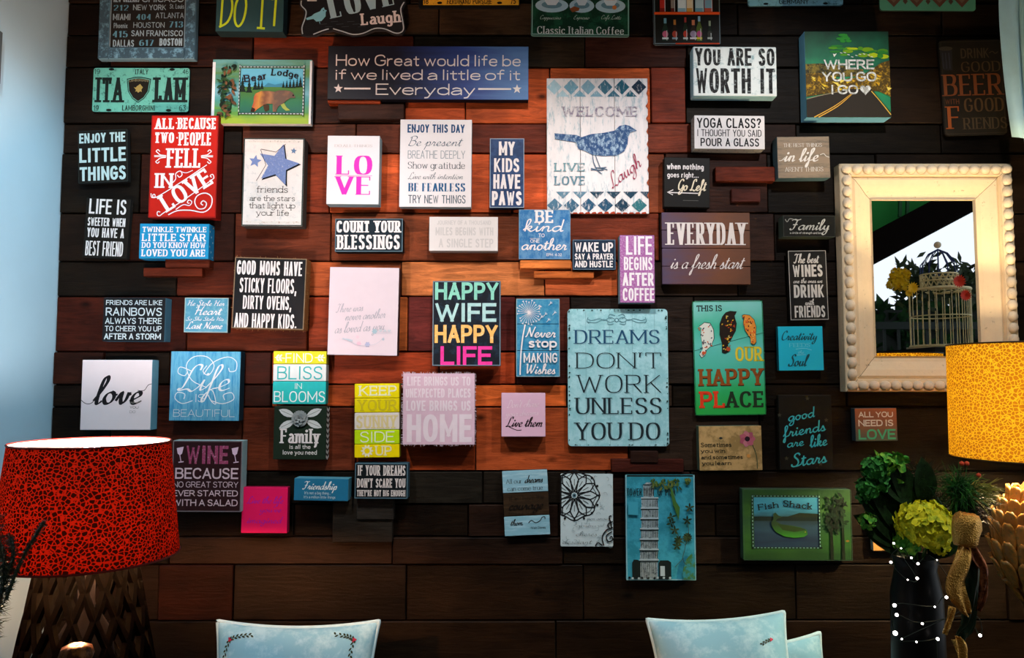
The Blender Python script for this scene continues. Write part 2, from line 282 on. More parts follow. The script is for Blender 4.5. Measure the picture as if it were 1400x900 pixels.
SCR = {
'a':(4.4,'c3.6,3.5 2.4,4.3 .9,3.3 .4,1.5 1.2,.1 2.5,.8 3.5,3.2 3.7,4.3|c3.7,4.3 3.3,1.5 3.6,.2 4.4,.8'),'b':(3.9,'c0,1 1.4,4.5 2.3,8 2,10 1.2,9 .8,4 .9,.9 1.8,0 2.9,1 3,3.2 2.3,3.8|c3,3 3.4,2.6 3.9,3'),
'c':(3.4,'c2.9,3.5 2.2,4.3 1,3.5 .5,1.7 1.1,.1 2.4,.1 3.4,1.1'),'d':(4.4,'c3.6,3.5 2.4,4.3 .9,3.3 .4,1.5 1.2,.1 2.5,.8 3.6,3.5|c4,10 3.7,5 3.4,1.3 3.6,.2 4.4,.8'),
'e':(3.4,'c0,1 1.4,1.8 2.6,3 2.3,4.2 1.3,4 .6,2.5 .8,.6 1.8,0 3.4,1'),'f':(3,'c0,1 1.5,4.5 2.6,8.5 2.2,10 1.4,9 1.2,4 1,-2 .6,-4.4 0,-3.6 .4,-1.5 1.6,.4 3,1'),
'g':(4.2,'c3.5,3.5 2.4,4.3 .9,3.3 .4,1.5 1.2,.1 2.5,.8 3.5,3.5|c3.6,4.2 3.4,0 2.8,-3.4 1.4,-4.4 .6,-3.2 2,-1 4.2,1'),'h':(4.2,'c0,1 1.5,4.5 2.3,8.3 2,10 1.2,8.8 .9,4 .7,0|c.8,1.5 1.8,3.8 2.8,4.1 3.2,3 2.9,1 3.3,.1 4.2,1'),
'i':(2.2,'c0,1 .7,2.4 1.2,4.2|c1.2,4.2 .9,1.5 1.1,.1 2.2,1|p1.6,6.3'),'k':(4,'c0,1 1.5,4.5 2.3,8.3 2,10 1.2,8.8 .9,4 .7,0|c.8,1.6 2.4,4.2 3,3.4 2.4,2.2 1.3,2|c1.6,2 2.4,.6 3,0 4,1'),
'l':(2.4,'c0,1 1.5,4.8 2.4,8.4 2,10 1.2,8.8 .9,4 1,.5 1.6,0 2.4,1'),'m':(6,'c0,1 .6,3 1.2,4.1 1.1,2.5 .8,0|c.9,1.5 1.8,3.7 2.7,4.1 3,3 2.7,0|c2.8,1.5 3.7,3.7 4.6,4.1 4.9,3 4.7,.8 5,.1 6,1'),
'n':(4.2,'c0,1 .6,3 1.2,4.1 1.1,2.5 .8,0|c.9,1.5 1.8,3.7 2.8,4.1 3.1,3 2.9,.9 3.3,.1 4.2,1'),'o':(3.9,'c2.2,4.3 1,3.6 .5,1.7 1.2,.1 2.4,.3 3.1,2 2.8,3.7 2,4.3|c2.6,3.9 3.2,3.2 3.9,3.4'),
'p':(4,'c0,1 .8,3 1.3,4.2 1,0 .5,-4.2|c.9,1.5 1.8,3.8 2.9,4.1 3.3,2.4 2.5,.3 1.3,.2|c2.5,.3 3.2,.2 4,1'),'r':(3.2,'c0,1 .8,3 1.2,4.6 1.5,3.8 2.5,3.7|c2.5,3.7 2,1.5 2.2,.1 3.2,1'),
's':(3,'c0,1 1,2.8 1.5,4.4 2,2.5 2.2,1 1.4,0 .5,.4|c1.4,0 2.3,.2 3,1'),'t':(2.6,'c0,1 1,4 1.6,7.6|c1.6,7.6 1.2,3 1.1,.6 1.6,0 2.6,1|l.3,5.4 2.7,5.7'),
'u':(4.4,'c0,1 .7,2.8 1.1,4.2 .8,1.2 1.5,0 2.6,1 3.3,4.2|c3.3,4.2 3.1,1.4 3.4,.1 4.4,1'),'v':(3.9,'c0,1 .8,3.6 1.2,4 1.3,1.5 1.9,0 2.8,1.4 3.1,4.2|c3.1,4 3.4,3.4 3.9,3.5'),
'w':(5.6,'c0,1 .7,3 1.1,4.2 .9,1.2 1.6,0 2.6,1.2 3,4.1|c3,4.1 2.8,1.2 3.5,0 4.5,1.4 4.8,4.2|c4.8,4 5.1,3.4 5.6,3.5'),'y':(4.2,'c0,1 .7,2.8 1.1,4.2 .9,1.6 1.6,.5 2.7,1.4 3.4,4.2|c3.4,4.2 3.1,-1 2.4,-3.8 1.3,-4.3 .7,-3 2,-1 4.2,1'),
'q':(4.2,'c3.5,3.5 2.4,4.3 .9,3.3 .4,1.5 1.2,.1 2.5,.8 3.5,3.5|c3.6,4.2 3.4,0 3.2,-4|c3.3,-1 3.6,0 4.2,1'),
'L':(5,'c4.2,7.9 4.3,9.7 3.2,10 2.2,8.4 1.6,4 1,.9 0,.6 .6,0 2.4,.5 3.8,-.4 5,1'),'H':(6,'c0,8 1,9.6 1.8,9.6 1.4,4 .8,0|c5.6,10 4.6,6 4.2,.8 4.8,0 6,1|c.6,4.6 2.4,5.4 5,5.2'),
'S':(4.8,'c4.4,8.4 3.6,10 2.2,9.6 1.7,7.6 3.2,5 3.4,2 1.8,0 .2,.6 .3,2|c1.8,0 3.2,.2 4.8,1'),'C':(4.6,'c4,8 3.4,9.9 1.8,9.2 .5,5.5 .8,1.2 2.4,0 4.6,1.4'),
'B':(5,'c.9,9.6 1,5 .4,0|c0,8 1.4,10 3.6,10 4.4,8 3.2,5.8 1.6,5.3|c1.6,5.3 3.6,5.2 4.6,3.4 3.6,.6 1.6,0 .2,1'),'F':(5,'c0,8.6 1.4,9.8 3.4,9.2 5.4,10|c3.4,9.3 2.8,5 2,1 .8,0 0,1.2|l1.2,4.8 4,5'),
'G':(5,'c4.4,8.2 3.6,9.9 2,9.2 .6,5.5 .9,1.4 2.4,.6 4,2.6 4.6,5|c4.6,5 4.4,0 3.4,-3 1.8,-3.6 1.4,-2.2 3,-.4 5,1'),'N':(5.6,'c0,.4 .8,1 1.6,5 2,9.4|c2,9.4 2.8,5 4,.4|c4,.4 4.6,5 5.6,10'),
'W':(7,'c0,9 .9,9.6 1,5 1.6,.2|c1.6,.2 3.2,5 3.8,9|c3.8,9 3.8,4 4.4,.2|c4.4,.2 6,5 7,10'),'T':(4.8,'c0,8.4 1.2,9.8 3,9.2 5,9.9|c3,9.3 2.4,5 1.8,.8 .6,0 0,1.2'),
'D':(5.2,'c1.6,9.6 1.4,5 .8,.8 0,1 .8,0 3,.4 4.8,3 4.4,7.4 2.4,10 .4,8.8'),'E':(4.6,'c4.2,8.6 3,10 1.6,9 1.4,6.6 3,5.4|c3,5.4 .8,5 .3,2.4 1.6,0 3,.2 4.6,1.4')}
# style: thick, thin, serif length, serif thickness, nib angle (deg), slant, gap, script
STY = {'B':(.18,.18,0,0,None,0,.07,0),'M':(.145,.145,0,0,None,0,.09,0),'T':(.07,.07,0,0,None,0,.13,0),'N':(.105,.105,0,0,None,0,.11,0),
 'Z':(.20,.12,.09,.11,0,0,.16,0),'D':(.14,.10,.055,.05,None,0,.12,0),'R':(.15,.055,.10,.045,8,0,.20,0),'Y':(.10,.035,.09,.035,8,0,.19,0),'V':(.27,.035,.06,.035,6,0,.14,0),
 'W':(.085,.075,.10,.07,None,0,.24,0),'X':(.16,.13,.09,.11,None,0,.2,0),'C':(.085,.028,0,0,32,.32,0,1),'K':(.15,.05,0,0,32,.28,0,1),'k':(.13,.08,0,0,32,.15,0,1),'I':(.09,.07,0,0,None,.16,.12,0)}

def crom(p, n=5):
    out = []
    for i in range(len(p) - 1):
        a = p[max(i-1, 0)]; b = p[i]; c = p[i+1]; d = p[min(i+2, len(p)-1)]
        for k in range(n):
            t = k / n
            out.append(tuple(.5 * (2*b[j] + (c[j]-a[j])*t + (2*a[j]-5*b[j]+4*c[j]-d[j])*t*t + (3*b[j]-a[j]-3*c[j]+d[j])*t**3) for j in (0, 1)))
    out.append(p[-1]); return out
def strip(pts, wf, e0=0, e1=0):
    """polyline -> left/right outline points"""
    n = len(pts); L = []; R = []
    for i in range(n):
        a = pts[max(i-1, 0)]; b = pts[min(i+1, n-1)]
        dx, dy = b[0]-a[0], b[1]-a[1]; m = hypot(dx, dy) or 1; dx /= m; dy /= m
        w = wf(dx, dy) / 2; x, y = pts[i]
        if i == 0: x -= dx*e0; y -= dy*e0
        if i == n-1: x += dx*e1; y += dy*e1
        L.append((x - dy*w, y + dx*w)); R.append((x + dy*w, y - dx*w))
    return L, R
def lay(text, style, Wt):
    """polygons of a line of text in units of its cap height, 0..Wt wide"""
    th, tn, sl, st, nib, slant, gap, scr = STY[style]
    gl = []
    for ch in text:
        if ch == ' ': gl.append(None); continue
        g = (SCR.get(ch) if scr else None) or UP.get(ch) or LO.get(ch)
        if g is None: g = UP.get(ch.upper()) or UP['-']
        gl.append((g, ch))
    n = len([g for g in gl if g]); nsp = len(gl) - n
    av = max(Wt - slant, .1) / max(len(gl), 1)
    f = min(1, av * (.36 if not scr else .42) / th); th *= f; tn *= f; sl *= f; st *= f; gap = min(gap, av * .16)
    if scr: kx = (Wt - slant * .8) / (sum(g[0][0] for g in gl if g) / 10 + nsp * .24); spw = .24 * kx
    else:
        spw = min(.32, av * .75); k = sum(g[0][0] for g in gl if g) / 10
        kx = max(.02, (Wt - n*th - (len(gl)-1)*gap - nsp*(spw - gap) - slant) / k)
    polys = []; x = 0
    for g in gl:
        if g is None: x += spw; continue
        (w, s), ch = g; ht = tn if nib is not None else th
        lower = ch in 'gjpqy,Q' or scr
        X = lambda v: x + (0 if scr else th/2) + v/10*kx
        Y = lambda v: (v/10 if scr else ht/2 + v/10*(1-ht))
        def wf(dx, dy):
            if nib is None: return th
            a = atan2(dy, dx) - radians(nib); return tn + (th-tn) * abs(sin(a)) ** 1.2
        strokes = []
        for q in s.split('|'):
            c = q[1:].split(' '); p = [tuple(float(v) for v in t.split(',')) for t in c]; strokes.append((q[0], p))
        for kd, p in strokes:
            out = []
            df = 1
            if kd == 'l' and ch in 'MNWKXw' and abs(p[0][0]-p[1][0]) > .5: df = (.62 if ch in 'MW' else .74) if kx < .9 else .86
            if kd == 'p':
                r = th * .62; cx, cy = X(p[0][0]), Y(p[0][1])
                out.append([(cx + r*cos(a*pi/4), cy + r*sin(a*pi/4)) for a in range(8)])
            elif kd == 'o':
                (xa, ya), (xb, yb) = p; cx, cy = X((xa+xb)/2), Y((ya+yb)/2); rx, ry = (X(xb)-X(xa))/2, (Y(yb)-Y(ya))/2; N = 20
                def se(v, e=.82): return math.copysign(abs(v)**e, v)
                ring = [(cx + rx*se(cos(2*pi*i/N)), cy + ry*se(sin(2*pi*i/N))) for i in range(N)]
                A = []; B = []
                for i in range(N):
                    a, b = ring[i-1], ring[(i+1) % N]; dx, dy = b[0]-a[0], b[1]-a[1]; m = hypot(dx, dy) or 1; dx/=m; dy/=m; ww = wf(dx, dy)/2
                    A.append((ring[i][0]-dy*ww, ring[i][1]+dx*ww)); B.append((ring[i][0]+dy*ww, ring[i][1]-dx*ww))
                for i in range(N): j = (i+1) % N; out.append([B[i], B[j], A[j], A[i]])
            else:
                q = [(X(a), Y(b)) for a, b in p]
                if kd == 'c': q = crom(q, 4)
                e = 0
                if not scr and kd == 'l': e = ht/2 + .002
                L_, R_ = strip(q, (lambda a_, b_: wf(a_, b_)*df), e, e)
                for i in range(len(q)-1): out.append([R_[i], R_[i+1], L_[i+1], L_[i]])
                if sl:
                    for (ex, ey), (ox, oy) in ((p[0], p[1]), (p[-1], p[-2])):
                        if ey not in (0, 10, 6.3, -3.4): continue
                        ddx, ddy = (ex-ox)*kx, ey-oy
                        if abs(ddy) < 1.3*abs(ddx): continue
                        if abs(ddx) > .3 and any(pp is not p and any(hypot(ex-v[0], ey-v[1]) < .1 for v in (pp[0], pp[-1])) for _, pp in strokes): continue
                        if ch in LO and ey == 6.3 and ex == p[0][0] and ch in 'nmriupk': xl = th/2 + sl; xr = 0
                        else: xl = xr = th/2 + sl * (1 if th < .2 else .8)
                        yy = Y(ey); up = ey > oy; s0, s1 = (yy + ht/2 - st, yy + ht/2) if up else (yy - ht/2, yy - ht/2 + st)
                        out.append([(X(ex)-xl, s0), (X(ex)+xr, s0), (X(ex)+xr, s1), (X(ex)-xl, s1)])
                    for i, j in ((0, 1), (-1, -2)):     # ticks at the ends of E F L T arms
                        ex, ey = p[i]; ox, oy = p[j]
                        if kd == 'l' and ey == oy and ey in (0, 10) and not (ex == 0 and ch in 'EFLDB') and ch in 'EFLTZ':
                            dv = .2 if ey == 0 else -.2; xx = X(ex); w2 = st/2 + .01; yy = Y(ey)
                            out.append([(xx-w2, yy+min(0, dv)), (xx+w2, yy+min(0, dv)), (xx+w2, yy+max(0, dv)), (xx-w2, yy+max(0, dv))])
            for pg in out:
                if not scr: pg = [(a, min(1, b if lower else max(0, b))) for a, b in pg]
                polys.append([(a + slant*b, b) for a, b in pg])
        x += (w/10*kx) + (0 if scr else th + gap)
    return polys

# ---------------------------------------------------------------- signs
class Sign:
    def __init__(s, name, label, o, bb, t=.03, rot=0, front='2a2a2a', side=None, worn=None, amt=.3, group=None, off=0, rough=.5,
                 back=0, bev=.0015, board=True, scale=30, stretch=(1, 1, 1), fm=None, cat='sign', outline=None, rnd=0, var=.07):
        s.ox, s.oy, s.k = o if len(o) == 3 else (o[0], o[1], 4.0)
        x0, y0, x1, y1 = bb; a = s.px(x0, y0); b = s.px(x1, y1)
        s.cx, s.cy = (a[0]+b[0])/2, (a[1]+b[1])/2; s.t = t; s.rot = rot
        d = -(off + t)
        c = P(s.cx, s.cy, d); s.sx = (P(s.cx+5, s.cy, d) - P(s.cx-5, s.cy, d)).x/10; s.sz = (P(s.cx, s.cy-5, d) - P(s.cx, s.cy+5, d)).z/10
        s.hw = (b[0]-a[0])/2*s.sx; s.hh = (b[1]-a[1])/2*s.sz
        s.root = empty(name, (c.x, -off, c.z), label, cat, group, (0, radians(rot), 0)); s.lay = 0
        s.front = fm or paint(front, rough, worn, amt, var, scale, 0, stretch); s.side = paint(side or front, .6, None, .3, .08)  # bluish side colours on several boxes paint in cool ambient light
        s.V = {}; s.dn = 0
        if board:
            bm = bmesh.new()
            if outline or rnd:
                if rnd:
                    r = rnd; outline = []
                    for (qx, qz, a0) in ((s.hw-r, s.hh-r, 0), (-s.hw+r, s.hh-r, 90), (-s.hw+r, -s.hh+r, 180), (s.hw-r, -s.hh+r, 270)):
                        outline += [(qx + r*cos(radians(a0+k*22.5)), qz + r*sin(radians(a0+k*22.5))) for k in range(5)]
                else: outline = [s.m(*p) for p in outline]
                f = [bm.verts.new((x, -t, z)) for x, z in outline]; g = [bm.verts.new((x, 0, z)) for x, z in outline]
                bm.faces.new(f); bm.faces.new(g[::-1])
                for i in range(len(f)): bm.faces.new((f[i-1], g[i-1], g[i], f[i]))
                bmesh.ops.recalc_face_normals(bm, faces=bm.faces)
            else: box(bm, -s.hw, s.hw, -t, 0, -s.hh, s.hh, bev, 2)
            bm.normal_update()
            for f in bm.faces: f.material_index = 0 if f.normal.y < -.7 else 1
            frombm('board', bm, s.root, [s.front, s.side])
    def px(s, x, y): return (s.ox + x/s.k, s.oy + y/s.k)
    def m(s, x, y):
        a, b = s.px(x, y); return ((a-s.cx)*s.sx, (s.cy-b)*s.sz)
    def add(s, polys, col, part='lettering', lift=0):
        v, f, mt = s.V.setdefault(part, ([], [], [])); s.dn += 1
        mat = col if not isinstance(col, (str, tuple)) else paint(col, .6, None, .3, .05)
        base = -s.t - .0004 - s.dn * .00004 - lift
        for i, p in enumerate(polys):
            n = len(v); y = base - (i % 7) * .000006
            v.extend([(x, y, z) for x, z in p]); f.append((tuple(range(n, n+len(p))), mat))
    def text(s, tx, x0, y0, x1, y1, st='B', col='e0dcdc', ang=0, arc=0, part='lettering', lift=0):
        a = s.m((x0+x1)/2, (y0+y1)/2); c, sn = cos(radians(-s.rot)), sin(radians(-s.rot))
        if s.rot: a = (a[0]*c + a[1]*sn, -a[0]*sn + a[1]*c)
        h = (y1-y0)/s.k*s.sz; w = (x1-x0)/s.k*s.sx; pol = []
        ca, sa = cos(radians(ang)), sin(radians(ang))
        for p in lay(tx, st, w/h):
            q = []
            for x, y in p:
                u, v = x*h - w/2, y*h - h/2
                if arc: v += arc*h*(1 - (2*u/w)**2)
                q.append((a[0] + u*ca - v*sa, a[1] + u*sa + v*ca))
            pol.append(q)
        s.add(pol, col, part, lift)
    def poly(s, pts, col, part='picture', lift=0): s.add([[s.m(*p) for p in pts]], col, part, lift)
    def rect(s, x0, y0, x1, y1, col, part='picture'): s.poly([(x0, y1), (x1, y1), (x1, y0), (x0, y0)], col, part)
    def disc(s, x, y, r, col, part='picture', ry=None, n=16): s.poly([(x + r*cos(2*pi*i/n), y - (ry or r)*sin(2*pi*i/n)) for i in range(n)], col, part)
    def line(s, pts, w, col, part='picture', smooth=True, w1=None):
        q = [s.m(*p) for p in pts]
        if smooth and len(q) > 2: q = crom(q, 4)
        ww = w/s.k*s.sx; n = len(q)
        L_, R_ = strip(q, lambda a, b: ww)
        if w1 is not None:
            for i in range(n):
                f = 1 + (w1/w - 1)*i/(n-1); cx, cy = (L_[i][0]+R_[i][0])/2, (L_[i][1]+R_[i][1])/2
                L_[i] = (cx + (L_[i][0]-cx)*f, cy + (L_[i][1]-cy)*f); R_[i] = (cx + (R_[i][0]-cx)*f, cy + (R_[i][1]-cy)*f)
        s.add([[R_[i], R_[i+1], L_[i+1], L_[i]] for i in range(n-1)], col, part)
    def frame(s, x0, y0, x1, y1, w, col, part='border'):
        for a, b, c, d in ((x0, y0, x1, y0+w), (x0, y1-w, x1, y1), (x0, y0+w, x0+w, y1-w), (x1-w, y0+w, x1, y1-w)): s.rect(a, b, c, d, col, part)
    def edge(s, w, col, part='border'):
        hw, hh = s.hw*.995, s.hh*.995; e = w/s.k*s.sx
        s.add([[(-hw, -hh), (hw, -hh), (hw, -hh+e), (-hw, -hh+e)], [(-hw, hh-e), (hw, hh-e), (hw, hh), (-hw, hh)],
               [(-hw, -hh+e), (-hw+e, -hh+e), (-hw+e, hh-e), (-hw, hh-e)], [(hw-e, -hh+e), (hw, -hh+e), (hw, hh-e), (hw-e, hh-e)]], col, part)
    def board(s, x0, y0, x1, y1, front, side=None, name='slat', dy=0, fm=None, worn=None, amt=.3, scale=30, stretch=(1, 1, 1)):
        a, b = s.m(x0, y1), s.m(x1, y0); bm = bmesh.new(); box(bm, a[0]+.0006, b[0]-.0006, -s.t+dy, 0, a[1]+.0006, b[1]-.0006, .0012)
        bm.normal_update()
        for f in bm.faces: f.material_index = 0 if f.normal.y < -.7 else 1
        frombm(name, bm, s.root, [fm or paint(front, .55, worn, amt, .08, scale, 0, stretch), paint(side or front, .6)])
    def done(s):
        for part, (v, f, _) in s.V.items():
            mats = []; mi = []
            for _, m in f:
                if m not in mats: mats.append(m)
                mi.append(mats.index(m))
            pyd(part, v, [a for a, _ in f], s.root, mats, mi)
        return s
def star(cx, cy, r, rot=0, k=.42, n=5): return [(cx + (r if i % 2 == 0 else r*k)*sin(rot + pi*i/n), cy - (r if i % 2 == 0 else r*k)*cos(rot + pi*i/n)) for i in range(2*n)][::-1]
def heart(cx, cy, r): 
    return [(cx + r*.0625*16*sin(t)**3, cy - r*.0625*(13*cos(t)-5*cos(2*t)-2*cos(3*t)-cos(4*t))) for t in [-2*pi*i/20 for i in range(20)]]
def leaf(x, y, L, w, a, n=5):
    p = []; ca, sa = cos(a), sin(a)
    for i in range(n+1): t = i/n; p.append((t*L, w*sin(pi*t)**.8))
    for i in range(n-1, 0, -1): t = i/n; p.append((t*L, -w*sin(pi*t)**.8))
    return [(x + u*ca - v*sa, y - u*sa - v*ca) for u, v in p]
C1, C2, C3, C4, C5, C6, C7, C8 = (0, 0), (280, 0), (560, 0), (840, 0), (1050, 0), (70, 160), (400, 160), (700, 160)
CM, C9, C10, C11, C12, C13, C14, C15, C16 = (1050, 180), (80, 340), (680, 380), (400, 340), (230, 540), (470, 500), (940, 380), (660, 600), (930, 560)
WH = 'e2dcdc'
# 1 city names
s = Sign('framed_sign', 'tall black sign of city names and numbers in a weathered pale blue frame, top left', C1, (550, -330, 1075, 322), .022, 0, '24221f', '5f8598')
for a in ((550, -330, 606, 322), (1020, -330, 1075, 322)): s.board(*a, '6fa0b8', name='frame_rail', dy=-.006, worn='3c5664', amt=.36, scale=22)
s.board(606, 264, 1020, 322, '76a8c0', name='frame_rail', dy=-.006, worn='3c5664', amt=.36, scale=22); s.board(606, -330, 1020, -280, '6fa0b8', name='frame_rail', dy=-.006)
for r in (('NEW ORLEANS', 622, -18, 762, 12, 'B'), ('CHICAGO', 778, -22, 1005, 12, 'M'), ('212', 622, 28, 706, 58, 'V'), ('NEW YORK', 730, 26, 910, 56, 'M'), ('St. Louis', 930, 22, 1008, 48, 'N'),
          ('MIAMI', 622, 76, 718, 110, 'M'), ('404', 748, 78, 830, 108, 'V'), ('ATLANTA', 855, 70, 1008, 100, 'N'), ('Phoenix', 628, 126, 703, 154, 'N'), ('HOUSTON', 735, 122, 905, 152, 'N'), ('713', 928, 118, 1006, 150, 'V'),
          ('415', 622, 170, 706, 204, 'V'), ('SAN FRANCISCO', 725, 166, 1006, 198, 'M'), ('DALLAS', 627, 218, 742, 256, 'M'), ('617', 770, 218, 850, 250, 'V'), ('BOSTON', 880, 210, 1004, 250, 'B'),
          ('TORONTO', 622, -70, 800, -36, 'B'), ('DENVER', 830, -70, 1005, -36, 'N')):
    s.text(*r, '9ab4bf' if r[5] != 'V' else '5f97ad')
s.frame(608, -280, 1018, 264, 5, '7f9aa6'); s.done()
# 2 do it
s = Sign('box_sign', 'dark slate box sign reading DO IT in lime brush letters at the top edge', C2, (64, -170, 433, 172), .045, .6, '2e4f54', '1c3034', rough=.4)
for pts in ([(100, -60), (92, 150)], [(84, 150), (130, 120), (152, 50), (140, -20), (90, -70)], [(205, -45), (172, 20), (168, 110), (188, 145), (215, 110), (228, 30), (215, -45)],
            [(318, -50), (312, 155)], [(290, 152), (334, 155)], [(370, -20), (372, 0)], [(392, -60), (383, 142)]):
    s.line(pts, 12, 'c4e02c', 'lettering')
s.done()
# 3 love laugh plaque
ol = [(530, 192), (524, 150), (540, 100), (545, 60), (518, 30), (518, 0), (560, -60), (700, -80), (820, -140), (940, -80), (1070, -60), (1100, 10), (1080, 50), (1090, 110), (1098, 160), (1080, 186), (1040, 188), (990, 165), (930, 165), (870, 190), (810, 196), (760, 180), (700, 165), (650, 175), (610, 195), (560, 197)][::-1]
s = Sign('scalloped_plaque', 'black scalloped chalk plaque with a pale blue bird and the words LOVE and Laugh', C2, (515, -140, 1100, 197), .012, 0, '1d1f22', '2a2c30', outline=ol)
s.line([(538, 186), (534, 150), (550, 100), (554, 60), (528, 30), (528, 4)], 6, 'a8bcc4', 'border'); s.line([(1090, 12), (1072, 50), (1082, 110), (1088, 158), (1072, 178), (1040, 180), (985, 158), (930, 156), (868, 182), (812, 188), (756, 172), (704, 157)], 6, 'b9c8cf', 'border')
s.line([(596, 188), (646, 168), (680, 158)], 6, 'b9c8cf', 'border')
s.text('LOVE', 672, -62, 1040, 64, 'V', '9cc0cc', ang=13); s.text('Laugh', 855, 66, 1070, 130, 'Z', WH, ang=5)
s.poly([(555, 100), (585, 88), (600, 75), (632, 62), (640, 48), (652, 40), (655, 52), (668, 58), (662, 66), (662, 90), (640, 115), (612, 118), (596, 104), (560, 110)], '7ec4d8'); s.disc(650, 58, 3, '16181a')
s.line([(628, 116), (632, 130)], 3, '7ec4d8'); s.line([(560, 4), (612, 4)], 6, WH)
for k in range(9): s.line([(600+k*30, 120+k % 3*14), (640+k*30, 117+k % 3*14)], 1.6, '4a555a')
s.done()
# 4 yellow plate
s = Sign('license_plate', 'yellow number plate in a black holder at the top edge', C3, (50, -210, 602, 43), .010, 0, '141414', rnd=.006)
s.poly([(75, -190), (75, 28), (597, 28), (597, -190)], paint('e0a92c', .4, '6b4a14', .2), 'plate')
s.text('FERDINAND PORSCHE', 205, -6, 450, 22, 'M', '2c2416'); s.text('18', 76, -8, 104, 22, 'M', '2c2416'); s.text('75', 552, -8, 580, 22, 'M', '2c2416')
for x in (165, 492): s.disc(x, 16, 14, '17140e', ry=7)
s.text('911', 200, -150, 440, -40, 'M', '2c2416'); s.done()
# 5 coffee
s = Sign('tin_sign', 'green tin sign with a row of coffee cups above Classic Italian Coffee', C3, (665, -260, 1203, 196), .008, .6, '1f5a3c', '7fa79a', rnd=.008, worn='123524', amt=.35, scale=9)
s.frame(669, -255, 1199, 191, 5, '8fb8ac')
s.rect(674, -250, 1194, -60, '4a3426')
for i, (x, r) in enumerate(((778, 90), (942, 68), (1098, 82))):
    s.disc(x, 32, r, 'b8d4dc', ry=38, n=24); s.disc(x, 28, r*.62, '6d93a0', ry=20, n=24)
    s.poly([(x-r*.55, -70), (x-r*.42, 10), (x-r*.25, 30), (x+r*.25, 30), (x+r*.42, 10), (x+r*.55, -70)], 'e4ecee')
    s.poly([(x-r*.4, -70), (x-r*.3, 0), (x+r*.3, 0), (x+r*.4, -70)], ('8fc0d0', 'b9cdd4', 'c8682a')[i])
    s.line([(x+r*.5, -50), (x+r*.75, -40), (x+r*.45, -8)], 8, 'dbe6ea')
s.poly([(875, 50), (900, 35), (930, 45), (925, 60), (890, 68)], '8a4a26'); s.disc(1120, 40, 12, 'd27a3a')
s.text('Cappuccino', 712, 84, 832, 106, 'C', 'd8e4da'); s.text('Espresso', 895, 84, 986, 106, 'C', 'd8e4da'); s.text('Cafe Latte', 1045, 84, 1160, 106, 'C', 'd8e4da')
s.text('Classic Italian Coffee', 697, 146, 1170, 187, 'R', 'e0e6e0'); s.done()
# 6 bottles
s = Sign('tin_sign', 'black tin sign picturing two red shelves of small bottles', C4, (212, -330, 578, 243), .008, 0, '15140f', '5a6468', rnd=.008)
s.frame(216, -326, 574, 239, 4, '6e7e84')
s.rect(216, 66, 574, 80, 'e0521c'); s.rect(330, 234, 570, 241, 'c8401e'); s.rect(216, -110, 574, -98, 'd04a1c')
for i, (x, y, w, c1, c2, c3) in enumerate(((275, 100, 17, '6fa0b4', 'c2607e', 'd8e0e0'), (327, 108, 15, 'd8883a', 'b0402c', '8ea6b0'), (385, 95, 13, 'b04038', 'c03a26', 'c8ccc4'), (428, 110, 19, 'd8825a', '9a8aa0', 'd6d0d4'), (460, 90, 15, '9cc0d4', 'c04a7c', 'd8c430'), (517, 115, 13, '98a88a', '3c3c34', 'b8bab0'))):
    s.poly([(x-w*.4, y), (x-w*.4, y+35), (x-w, y+62), (x-w, 224), (x+w, 224), (x+w, y+62), (x+w*.4, y+35), (x+w*.4, y)], ('1e3026', '2a1c14', '24301f', '33261c', '5a6a2a', '1e2a20')[i])
    s.rect(x-w*.42, y, x+w*.42, y+28, c1); s.disc(x, 186, w*.95, c2, ry=18); s.rect(x-w, 204, x+w, 214, c3); s.line([(x+w*.5, y+66), (x+w*.5, 220)], 3, 'd4d8d4')
for x, w, c1, c2 in ((262, 16, '7a1c14', 'b82c20'), (318, 12, '5a2420', '8a8078'), (368, 24, '8cb4cc', 'dbe6ec'), (411, 18, 'd09a4a', 'e6d2b0'), (463, 24, '6a9cb4', 'a8c8d6'), (512, 22, 'b8503a', '7aa4bc')):
    s.poly([(x-w*.35, -85), (x-w*.35, -45), (x-w, -25), (x-w, 66), (x+w, 66), (x+w, -25), (x+w*.35, -45), (x+w*.35, -85)], c1); s.rect(x-w*.9, 2, x+w*.9, 46, c2); s.line([(x+w*.8, -20), (x+w*.8, 64)], 3, 'c4d0d4')
s.done()
# 7, 8, 9 plates
s = Sign('license_plate', 'pale blue number plate reading GERMANY cut by the top edge', C4, (727, -205, 1247, 31), .006, -.4, '82bcd2', '3a565f', rnd=.008, worn='2f5563', amt=.22, scale=40)
s.text('GERMANY', 898, -4, 1060, 22, 'M', '1c2a30')
for x in (825, 1150): s.disc(x, 20, 14, '10181c', ry=6)
s.text('PORSC', 760, -160, 1220, -40, 'B', '1c2a30'); s.done()
s = Sign('license_plate', 'dull green number plate with a row of brown diamonds, top right edge', C5, (608, -200, 1132, 58), .006, .4, '50907a', '22352e', rnd=.01)
for x in (685, 810, 935, 1057):
    s.poly([(x-58, -20), (x, 40), (x+58, -20), (x, -80)], '5c3d30'); s.poly([(x-36, -20), (x, 16), (x+36, -20), (x, -56)], '6c5a4c')
for x in (748, 872, 996): s.poly([(x-14, 8), (x, 26), (x+14, 8), (x, -10)], '4e3a30')
s.done()
s = Sign('license_plate', 'turquoise number plate reading ITA LAM with a dark shield in its middle', C1, (508, 372, 1034, 612), .006, .2, '63b3a3', '2b4a46', rnd=.008, worn='2a5a55', amt=.2, scale=45)
s.text('ITA', 525, 424, 672, 560, 'X', '14201e'); s.text('LAM', 846, 424, 1016, 560, 'X', '14201e')
